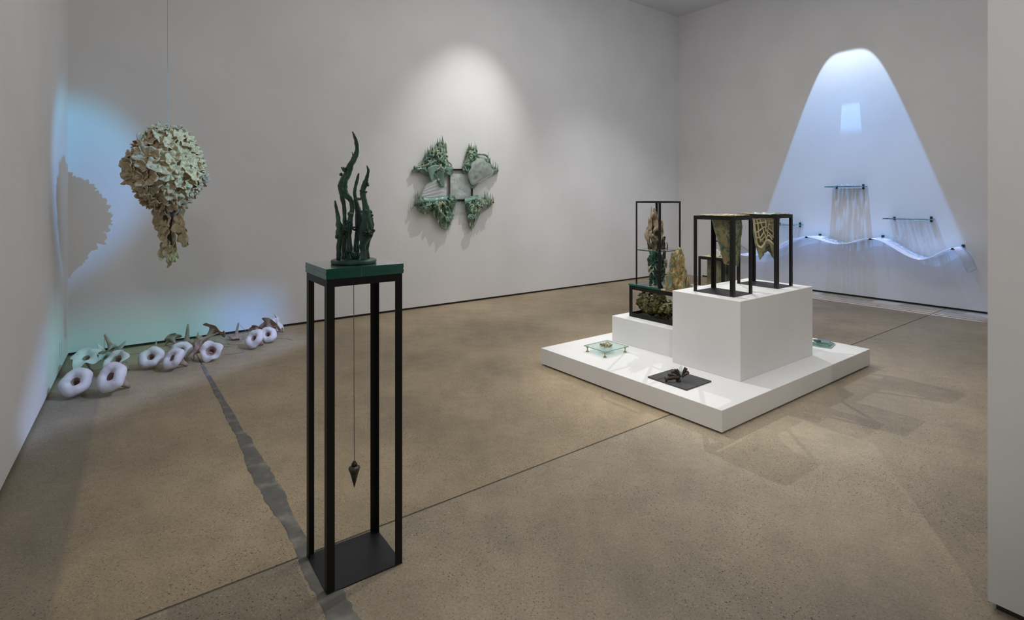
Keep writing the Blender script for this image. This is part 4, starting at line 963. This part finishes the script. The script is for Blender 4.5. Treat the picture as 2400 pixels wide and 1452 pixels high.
for nm, L_ in LOBES.items():
    P_ = smooth_poly(L_['out']); r_ = random.Random(nm)
    x0, x1 = min(a for a, _ in P_), max(a for a, _ in P_); y0, y1 = min(b_ for _, b_ in P_), max(b_ for _, b_ in P_)
    cell = 7.0; nx, ny = int((x1 - x0) / cell) + 2, int((y1 - y0) / cell) + 2
    sd = r_.uniform(0, 50); H_ = L_['h']
    def surf(x_, y_):
        d = edge_d(x_, y_, P_) if pin(x_, y_, P_) else 0
        b_ = min(d / 45.0, 1.0)
        v_ = Vector((x_ * 0.016 + sd, y_ * 0.016, sd))
        rid = 1 - abs(noise.noise(v_)) * 2.2
        return 0.045 + H_ * (0.35 * b_ + 0.45 * b_ * max(0.0, rid) + 0.25 * b_ * noise.noise(v_ * 2.6))
    cells = {(i, j) for i in range(nx) for j in range(ny) if pin(x0 + (i + .5) * cell, y0 + (j + .5) * cell, P_)}
    idx, vs = {}, []
    def vid(i, j, back):
        k = (i, j, back)
        if k not in idx:
            x_, y_ = x0 + i * cell, y0 + j * cell
            jx, jy = 2.5 * noise.noise(Vector((x_ * .05, y_ * .05, 3))), 2.5 * noise.noise(Vector((x_ * .05, y_ * .05, 8)))
            idx[k] = len(vs); vs.append(R5(x_ + jx, y_ + jy, 0.012 if back else surf(x_, y_)))
        return idx[k]
    fs = []
    for (i, j) in cells:
        fs.append([vid(i, j, 0), vid(i, j + 1, 0), vid(i + 1, j + 1, 0), vid(i + 1, j, 0)])
        for di, dj, e in ((0, -1, ((i, j), (i + 1, j))), (0, 1, ((i + 1, j + 1), (i, j + 1))), (-1, 0, ((i, j + 1), (i, j))), (1, 0, ((i + 1, j), (i + 1, j + 1)))):
            if (i + di, j + dj) not in cells:
                a, b_ = e; fs.append([vid(*a, 0), vid(*b_, 0), vid(*b_, 1), vid(*a, 1)])
    mb = MB(); mb.add(vs, fs)
    lobe_o = obj('lobe', mb, M[L_['base']], rl, True, world=True)
    lobe_o_loc = rl.location
    def lobj(name, mb2, m, smooth=True):
        mb2.tf(Matrix.Translation(-rl.location)); return obj(name, mb2, m, lobe_o, smooth)
    sx_, sy_ = L_['src']
    for k, (ex_, ey_) in enumerate(L_['dirs']):
        qx, qy = (-(ey_ - sy_), ex_ - sx_); n_ = 6; pts = []; sw_ = r_.uniform(-.22, .22)
        for t in range(n_ + 1):
            f = t / n_; wgl = sin(f * pi) * sw_ + 0.06 * sin(f * 9 + k)
            x_, y_ = sx_ + (ex_ - sx_) * f + qx * wgl + r_.uniform(-5, 5), sy_ + (ey_ - sy_) * f + qy * wgl
            x_ += (1 - f) * r_.uniform(-22, 22)
            pts.append(R5(x_, y_, surf(x_, y_) + 0.006))
        op, orr = dense(pts, [0.007, 0.012, 0.014, 0.014, 0.013, 0.010, 0.005], 4)
        lobj('fold', MB().tube(op, orr, 7, 0.3, k), M['celadon' if k % 5 else 'celadon_tip'])
    for k, (x_, ya, yb) in enumerate(L_['spk']):
        yb = ya + (yb - ya) * 1.3
        o_ = surf(x_, ya) if pin(x_, ya, P_) else 0.06
        dn = yb > ya
        op, orr = dense([R5(x_ + 2, ya + (-14 if dn else 14), o_ + .01), R5(x_, ya, o_ + .022), R5(x_ + r_.uniform(-4, 4), (ya + yb) / 2, o_ + .03), R5(x_ + r_.uniform(-3, 3), yb, o_ + .03)], [0.015, 0.011, 0.0065, 0.0015], 3)
        lobj('spike', MB().tube(op, orr, 7, 0.35, k), M['celadon_tip' if k % 2 else 'celadon'])
    if nm == 'UL':
        def smo(a, b_):
            x_ = 345 + 190 * a + 60 * b_ * (1 - a) ; y_ = 455 + 190 * b_ - 40 * (1 - b_) * sin(pi * a) + 30 * a * b_
            return R5(x_, y_, 0.155 + 0.02 * sin(7 * a + 3 * b_) - 0.09 * b_)
        lobj('smooth_panel', MB().grid(22, 16, smo, 0.008), M['jade'])
        def smo2(a, b_):
            return R5(535 + 100 * a, 430 + 30 * a + (60 + 25 * sin(pi * a)) * b_, 0.13 + 0.015 * sin(6 * a) - 0.04 * b_)
        lobj('smooth_panel', MB().grid(14, 8, smo2, 0.008), M['jade'])
    if nm == 'UR':
        def smo(a, b_):
            x_ = 742 + 90 * a + 30 * b_; y_ = 400 + 110 * a + 60 * b_
            return R5(x_, y_, 0.10 + 0.02 * sin(6 * a))
        lobj('smooth_panel', MB().grid(12, 10, smo, 0.008), M['jade'])
    if nm == 'LL':
        def smo(a, b_):
            return R5(300 + 270 * a, 785 + 10 * sin(5 * a) + 55 * b_, 0.105 + 0.03 * sin(pi * b_) + 0.01 * sin(9 * a))
        lobj('smooth_panel', MB().grid(24, 6, smo, 0.008), M['jade'])
    if nm == 'LR':
        for kk, (cx_, cy_, r0) in enumerate(((905, 830, 52), (880, 915, 40), (845, 1010, 38), (985, 850, 34))):
            pts = [R5(cx_ + r0 * (1 - t / 26) * cos(t * .52 + kk), cy_ + r0 * (1 - t / 26) * sin(t * .52 + kk), surf(cx_, cy_) + 0.02 + t * .0012) for t in range(24)]
            lobj('swirl', MB().tube(pts, 0.011, 7, 0.3, kk), M['celadon_tip' if kk % 2 else 'celadon'])
        def smo(a, b_):
            return R5(768 + 120 * a, 795 - 10 * a + (75 - 40 * a) * b_, 0.09 + 0.03 * sin(pi * b_))
        lobj('smooth_panel', MB().grid(12, 6, smo, 0.008), M['jade'])
# dark square frame, cast and frosted glass in the middle of the relief
fr = MB()
for (xa, ya, xb, yb) in ((598, 462, 862, 480), (598, 808, 862, 826), (598, 480, 612, 808), (846, 480, 862, 808)):
    vs = [R5(x_, y_, o_) for o_ in (0.006, 0.045) for (x_, y_) in ((xa, ya), (xb, ya), (xb, yb), (xa, yb))]
    fr.add(vs, [(0, 1, 2, 3), (7, 6, 5, 4), (0, 4, 5, 1), (1, 5, 6, 2), (2, 6, 7, 3), (3, 7, 4, 0)])
obj('metal_frame', fr, M['steel'], rl, world=True, label='dark square metal frame at the centre')
obj('glass_panel', MB().grid(30, 34, lambda a, b_: R5(602 + 232 * a, 520 + 285 * b_, 0.060 + 0.018 * noise.noise(Vector((a * 4, b_ * 4, 2))) + 0.007 * noise.noise(Vector((a * 13, b_ * 13, 7)))), 0.008), M['tex_glass'], rl, True, world=True, label='clear rippled glass panel')
obj('glass_panel', MB().grid(8, 8, lambda a, b_: R5(655 + 120 * a, 838 + 120 * b_, 0.030 + 0.003 * sin(6 * a)), 0.006), M['tex_glass'], rl, True, world=True, label='small clear glass pane below the frame')
def frost(a, b_):
    x_ = 270 + 270 * a + (60 * (1 - b_) if a < .5 else 60 * (1 - b_) * (1 - a) * 2); y_ = 660 - 90 * sin(pi * 0.62 * (a + .1)) * (1 - b_) + 128 * b_
    return R5(x_, y_, 0.075 + 0.0028 * sin(30 * (b_ + 0.25 * a)) * (0.4 + 0.6 * b_) + 0.02 * sin(4 * a))
obj('ribbed_panel', MB().grid(26, 44, frost, 0.006), M['frost'], rl, True, world=True, label='frosted ribbed glass panel flowing between the left lobes')
def over(a, b_):
    th = a * 2 * pi; r = b_
    cx_, cy_ = 945, 480
    k = 1 + 0.12 * sin(3 * th + 1) + 0.06 * sin(7 * th)
    x_, y_ = cx_ + 135 * r * k * cos(th) - 20 * r * sin(th), cy_ + 125 * r * k * sin(th) * (1.25 if sin(th) > 0 and cos(th) < 0.2 else 1)
    return R5(x_, y_, 0.175 + 0.02 * noise.noise(Vector((x_ * .02, y_ * .02, 1))) - 0.03 * r * r)
obj('glass_cover', MB().grid(40, 10, over, 0.006), M['tex_glass'], rl, True, world=True, label='clear cast glass laid over the upper right lobe')

# ------------------------------------------------------------------ hanging ruffled sculpture
HY = 4.60; HC = at(391, 396, HY)
hg = thing('hanging_sculpture', 'cream ruffled ceramic bulb with a ragged tail hanging on a cable', 'sculpture', HC)
HS = HY / FPX
obj('cable', MB().tube([Vector((HC.x + 0.006, HC.y, CEIL)), Vector((HC.x + 0.006, HC.y, HC.z + 0.30))], 0.0016, 6), M['cable'], hg, world=True)
AXH, AZH = 67 * HS, 86 * HS
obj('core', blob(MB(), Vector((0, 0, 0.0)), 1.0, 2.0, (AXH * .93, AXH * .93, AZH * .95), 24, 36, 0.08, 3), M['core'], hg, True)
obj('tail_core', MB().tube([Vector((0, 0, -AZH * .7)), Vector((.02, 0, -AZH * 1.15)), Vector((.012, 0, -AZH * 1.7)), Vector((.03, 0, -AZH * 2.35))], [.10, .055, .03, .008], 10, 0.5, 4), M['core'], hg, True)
def ruffle_mesh(seed, name='petal', k=None, amp=0.15, elong=1.0, m='cream'):
    r_ = random.Random(seed); k = k or r_.choice((8, 9, 10, 11)); ph = r_.uniform(0, 6); ph2 = r_.uniform(0, 6); cup = r_.uniform(0.15, 0.40)
    def f(a, b_):
        th = a * 2 * pi; r = 0.06 + 0.94 * b_
        R_ = r * (1 + 0.13 * sin(3 * th + ph2) + 0.07 * sin(k * th + ph))
        z_ = cup * r * r + amp * r ** 1.8 * sin(k * th + ph + 0.8 * sin(2 * th + ph2)) + 0.03 * r * sin(17 * th + ph2) + 0.05 * sin(r * 9 + ph + 2 * sin(th * 2))
        return (R_ * cos(th) * elong, R_ * sin(th), z_)
    return mesh(name, MB().grid(60, 8, f, 0.05), M[m], True)
RM = [ruffle_mesh(20 + k) for k in range(9)]
rh = random.Random(42)
NP = 96
for k in range(NP):
    z_ = 1 - 2 * (k + .5) / NP; th = k * 2.39996 + rh.uniform(-.12, .12); q_ = sqrt(1 - z_ * z_)
    if z_ < -0.97: continue
    d = Vector((q_ * cos(th), q_ * sin(th), z_))
    taper = (1 - 0.30 * max(0, -z_ - 0.15)) * (1 - 0.10 * max(0, z_ - 0.2))
    c = Vector((d.x * AXH * 1.02 * taper, d.y * AXH * 1.02 * taper, d.z * AZH * 1.02))
    n = Vector((d.x / AXH, d.y / AXH, d.z / AZH)).normalized() + Vector((rh.uniform(-.30, .30), rh.uniform(-.30, .30), rh.uniform(-.25, .25)))
    o = obj('petal', RM[k % 9], None, hg)
    on_blob(o, c, n, rh.uniform(0.078, 0.104), rh.uniform(0, 6))
ros = HC
for k in range(4):
    o = obj('petal', ruffle_mesh(70 + k, 'petal', 4, 0.15), None, hg, label='large smooth tan rosette petal')
    on_blob(o, Vector((-42 * HS + .008 * k, -AXH * 0.86 - 0.016 * k, 6 * HS - 0.025 * (k % 2))), Vector((-.5, -1, .1 - .25 * k)), 0.105 - 0.015 * k, k * 1.9)
TM = [ruffle_mesh(40 + k, 'tail_petal', 5, 0.26, 1.7) for k in range(5)]
TAIL = [(384, 492, 1), (402, 498, 1), (418, 500, .9), (372, 508, .8), (392, 515, 1), (408, 522, 1), (380, 528, .9), (396, 540, .9), (420, 525, .8), (428, 540, .85), (432, 556, .75), (388, 552, .8), (404, 556, .75), (396, 575, .7), (385, 588, .65), (405, 580, .6), (378, 596, .45), (398, 594, .7), (408, 598, .55), (400, 610, .55), (404, 602, .5), (412, 508, .9), (390, 505, .9), (436, 566, .5)]
for k, (px_, py_, s_) in enumerate(TAIL):
    p_ = at(px_, py_, HY + rh.uniform(-.045, .045)) - HC
    o = obj('tail_petal', TM[k % 5], None, hg)
    z_ = Vector((rh.uniform(-.7, .7), -1 + rh.uniform(-.4, .4), rh.uniform(-.2, .3))).normalized()
    x_ = Vector((rh.uniform(-.25, .25), 0, -1)); x_ = (x_ - z_ * x_.dot(z_)).normalized(); y_ = z_.cross(x_)
    sc_ = 0.062 * s_
    o.matrix_basis = Matrix.Translation(p_) @ Matrix((x_, y_, z_)).transposed().to_4x4() @ Matrix.Diagonal((sc_, sc_, sc_, 1))

# ------------------------------------------------------------------ ceramic flowers on the floor
def prof_fn(kind, seed):
    r_ = random.Random(seed); p1, p2, p3 = (r_.uniform(0, 6) for _ in range(3))
    def fn(p_, r, z, th, i):
        k = min(1, r / 0.5)
        if kind == 'ring':
            s_ = 1 + k * (0.07 * sin(2 * th + p1) + 0.04 * sin(5 * th + p2) + 0.07 * noise.noise(Vector((cos(th) * 2 + seed, sin(th) * 2, z * 2))) + 0.035 * noise.noise(Vector((cos(th) * 6 + seed, sin(th) * 6, z * 5 + r * 3))))
            return Vector((p_.x * s_, p_.y * s_, z + k * (0.05 * sin(3 * th + p3) + 0.05 * noise.noise(Vector((cos(th) * 4, sin(th) * 4 + seed, r * 3))))))
        kk = max(0, (r - 0.3) / 0.7)
        s_ = 1 + kk * ((0.20 if kind == 'flare' else 0.09) * sin(5 * th + p1) + 0.08 * sin(3 * th + p2)) + 0.05 * noise.noise(Vector((cos(th) * 3, sin(th) * 3, z + seed)))
        return Vector((p_.x * s_, p_.y * s_, z - 0.30 * kk * kk * (0.5 + 0.5 * sin(5 * th + p1)) + 0.10 * kk * sin(2 * th + p3)))
    return fn
THROAT = [(0.01, -0.75), (0.10, -0.70), (0.16, -0.45), (0.22, -0.20), (0.28, -0.06)]
FL_THROAT = [(0.01, -1.3), (0.09, -1.25), (0.13, -0.95), (0.19, -0.6), (0.27, -0.36)]
RING_IN = [(0.28, -0.06), (0.37, 0.10), (0.50, 0.19), (0.64, 0.21), (0.78, 0.16), (0.90, 0.05), (0.97, -0.10), (0.98, -0.25), (0.90, -0.38)]
RING_OUT = [(0.90, -0.38), (0.78, -0.47), (0.62, -0.60), (0.48, -0.78), (0.36, -1.0), (0.26, -1.3), (0.18, -1.65), (0.13, -1.95), (0.02, -2.0)]
OP_THROAT = [(0.01, -1.1), (0.14, -1.0), (0.26, -0.70), (0.36, -0.42), (0.44, -0.26)]
OP_IN = [(0.44, -0.26), (0.56, -0.12), (0.74, -0.02), (0.92, 0.03), (1.0, 0.0)]
FL_IN = [(0.27, -0.36), (0.46, -0.14), (0.70, -0.04), (0.92, 0.0), (1.0, 0.0)]
FL_OUT = [(1.0, 0.0), (1.0, -0.03), (0.92, -0.05), (0.70, -0.10), (0.48, -0.21), (0.33, -0.40), (0.24, -0.66), (0.18, -1.0), (0.15, -1.4), (0.12, -1.75), (0.08, -2.1), (0.01, -2.15)]
def flower(label, kind, px, pyb, R_, axis, seed, lift=0.0, flip=False, cord=True, back=0.0):
    """px / pyb: where it touches the floor in the photograph; axis: direction the mouth faces"""
    g0 = onz(px, pyb, 0.0)
    z_ = Vector(axis).normalized(); x_ = z_.orthogonal().normalized(); y_ = z_.cross(x_)
    rot = Matrix((x_, y_, z_)).transposed().to_4x4()
    fn = prof_fn(kind, seed)
    A, B, C_ = (RING_IN, RING_OUT, THROAT) if kind == 'ring' else (OP_IN, FL_OUT, OP_THROAT) if kind == 'open' else (FL_IN, FL_OUT, FL_THROAT)
    n = 36
    a_ = MB().lathe(A, n, fn); b_ = MB().lathe(B, n, fn)
    mtx = rot @ Matrix.Diagonal((R_, R_, R_, 1))
    c_ = MB().lathe(C_, n, fn); a_.tf(mtx); b_.tf(mtx); c_.tf(mtx)
    zmin = min(v.z for v in a_.v + b_.v)
    lowest = min(a_.v + b_.v, key=lambda v: v.z)
    off = Vector((0, 0, -zmin + lift))
    front = min(v.y for v in a_.v + b_.v)
    loc = Vector((0, g0.y + back + R_ * 0.35, 0)); loc.x = (px - 1200) / FPX * loc.y
    t = thing('ceramic_flower', label, 'ceramic flower', loc, 0, 'ceramic flowers along the wall')
    a_.tf(Matrix.Translation(off)); b_.tf(Matrix.Translation(off))
    c_.tf(Matrix.Translation(off)); obj('throat', c_, M['tan'], t, True)
    obj('mouth', a_, M['tan' if flip else 'bisque'], t, True)
    obj('tube', b_, M['bisque' if flip else 'tan'], t, True)
    if cord:
        r_ = random.Random(seed * 3 + 1)
        e = mtx @ Vector((0, 0, -2.0)) + off
        pts = [e]; d = Vector((r_.uniform(-1, 1), r_.uniform(-.3, .8), 0)).normalized(); p_ = e.copy()
        for j in range(6):
            d.rotate(Matrix.Rotation(r_.uniform(-.9, .9), 3, 'Z')); p_ = p_ + d * 0.05
            w_ = p_ + loc
            lim = (w_.x - A0[0]) * BY - (w_.y - A0[1]) * BX       # stay clear of the long wall
            if lim < 0.05: p_ = p_ + Vector((BY, -BX, 0)) * (0.06 - lim)
            p_.z = max(0.003, e.z * (1 - (j + 1) / 3)); pts.append(p_.copy())
        op, orr = dense(pts, [0.0016] * len(pts), 3)
        obj('cord', MB().tube(op, orr, 5), M['straw'], t, True)
FLW = [
 ('white doughnut-lipped ceramic flower nearest the left wall, in the front row', 'ring', 176, 936, 0.107, (.30, -.80, .55), 1),
 ('white doughnut-lipped ceramic flower, second from the left wall in the front row', 'ring', 258, 931, 0.113, (-.10, -.78, .62), 2),
 ('ruffled white ceramic flower right behind the doughnut nearest the left wall', 'flare', 199, 884, 0.100, (.15, -.55, .80), 3),
 ('square-mouthed white ceramic flower behind the second doughnut', 'open', 268, 884, 0.098, (-.10, -.70, .65), 4),
 ('white ceramic flower lying mouth down, stem raised, above the square-mouthed one', 'flare', 266, 842, 0.095, (.55, -.25, -.62), 5),
 ('brown ceramic flower lying with its tip towards the left corner', 'flare', 238, 848, 0.070, (.85, .15, .10), 6),
 ('pinkish round-mouthed ceramic flower, third cluster, left one of the pair', 'ring', 353, 868, 0.098, (.25, -.78, .50), 7),
 ('white doughnut ceramic flower beside the pinkish one, overlapping another behind it', 'ring', 403, 872, 0.094, (-.25, -.78, .58), 8),
 ('white ceramic flower half hidden behind the white doughnut of the third cluster', 'ring', 424, 848, 0.090, (.30, -.76, .50), 9),
 ('thin white ceramic flower stem standing up behind the pinkish round mouth', 'flare', 362, 838, 0.062, (.10, -.35, -.85), 10),
 ('brown star-shaped ceramic flower standing mouth down against the wall', 'flare', 437, 812, 0.098, (-.05, -.05, -1), 11),
 ('brown ceramic flower lying on its side behind the third cluster', 'flare', 402, 813, 0.070, (-.55, .35, .45), 12),
 ('brown ceramic flower leaning left of the open mouth in the middle', 'flare', 466, 818, 0.075, (-.75, -.35, -.30), 13),
 ('tan-backed ceramic flower with a long drooping petal, beside the open mouth', 'flare', 455, 848, 0.088, (-.80, -.20, .25), 14),
 ('ceramic flower with a wide open brown throat where the floor crack starts', 'open', 494, 850, 0.092, (.35, -.80, .40), 15),
 ('brown-backed ceramic flower facing the wall with its white stem towards the viewer', 'flare', 505, 806, 0.110, (.30, .62, .62), 16),
 ('small brown star-shaped ceramic flower against the wall, right of the middle', 'flare', 552, 797, 0.078, (-.15, -.10, -1), 17),
 ('white doughnut ceramic flower in the far right group, front left', 'ring', 594, 820, 0.094, (-.12, -.80, .52), 18),
 ('white doughnut ceramic flower in the far right group, right of the other doughnut', 'ring', 627, 805, 0.086, (.15, -.82, .45), 19),
 ('brown ceramic flower back just behind the far right doughnuts', 'flare', 601, 793, 0.072, (-.20, .65, .55), 20),
 ('dark-backed ceramic flower at the wall with its stem pointing at the viewer', 'flare', 634, 786, 0.100, (.05, .80, .50), 21),
 ('ceramic flower furthest from the left wall, lying on its side', 'flare', 655, 781, 0.095, (.78, .10, .42), 22),
]
for (lab, kind, px_, py_, R_, ax_, sd_) in FLW:
    flower(lab, kind, px_, py_, R_, ax_, sd_, flip=False)
for sd_ in range(9):
    r_ = random.Random(100 + sd_); p_ = onz(300 + sd_ * 34, 835 - sd_ * 4, 0.003); pts = []; d = Vector((r_.uniform(-1, 1), r_.uniform(-1, .2), 0)).normalized()
    for j in range(8):
        d.rotate(Matrix.Rotation(r_.uniform(-1.2, 1.2), 3, 'Z')); p_ = p_ + d * 0.045
        lim = (p_.x - A0[0]) * BY - (p_.y - A0[1]) * BX
        if lim < 0.06: p_ = p_ + Vector((BY, -BX, 0)) * (0.07 - lim)
        pts.append(p_.copy())
    op, orr = dense(pts, [0.0015] * 8, 4)
    tag(obj('twine', MB().tube(op, orr, 5), M['straw'], None, True), 'loose curl of straw-coloured twine on the floor among the ceramic flowers', 'twine', 'loose twine among the flowers')

# ------------------------------------------------------------------ cover plate low on the left wall
pw = wall_pt(141, 815, A0, (AX, AY), (0.826, 0.564), 0.0)
cp = tag(obj('cover_plate', MB().bbox(-0.04, 0.04, 0, 0.008, -0.065, 0.065, 0.003), M['plate_white']), 'small white cover plate low on the left wall near the corner', 'cover plate')
cp.location = pw; cp.rotation_euler = (0, 0, atan2(0.564, 0.826) - pi / 2)
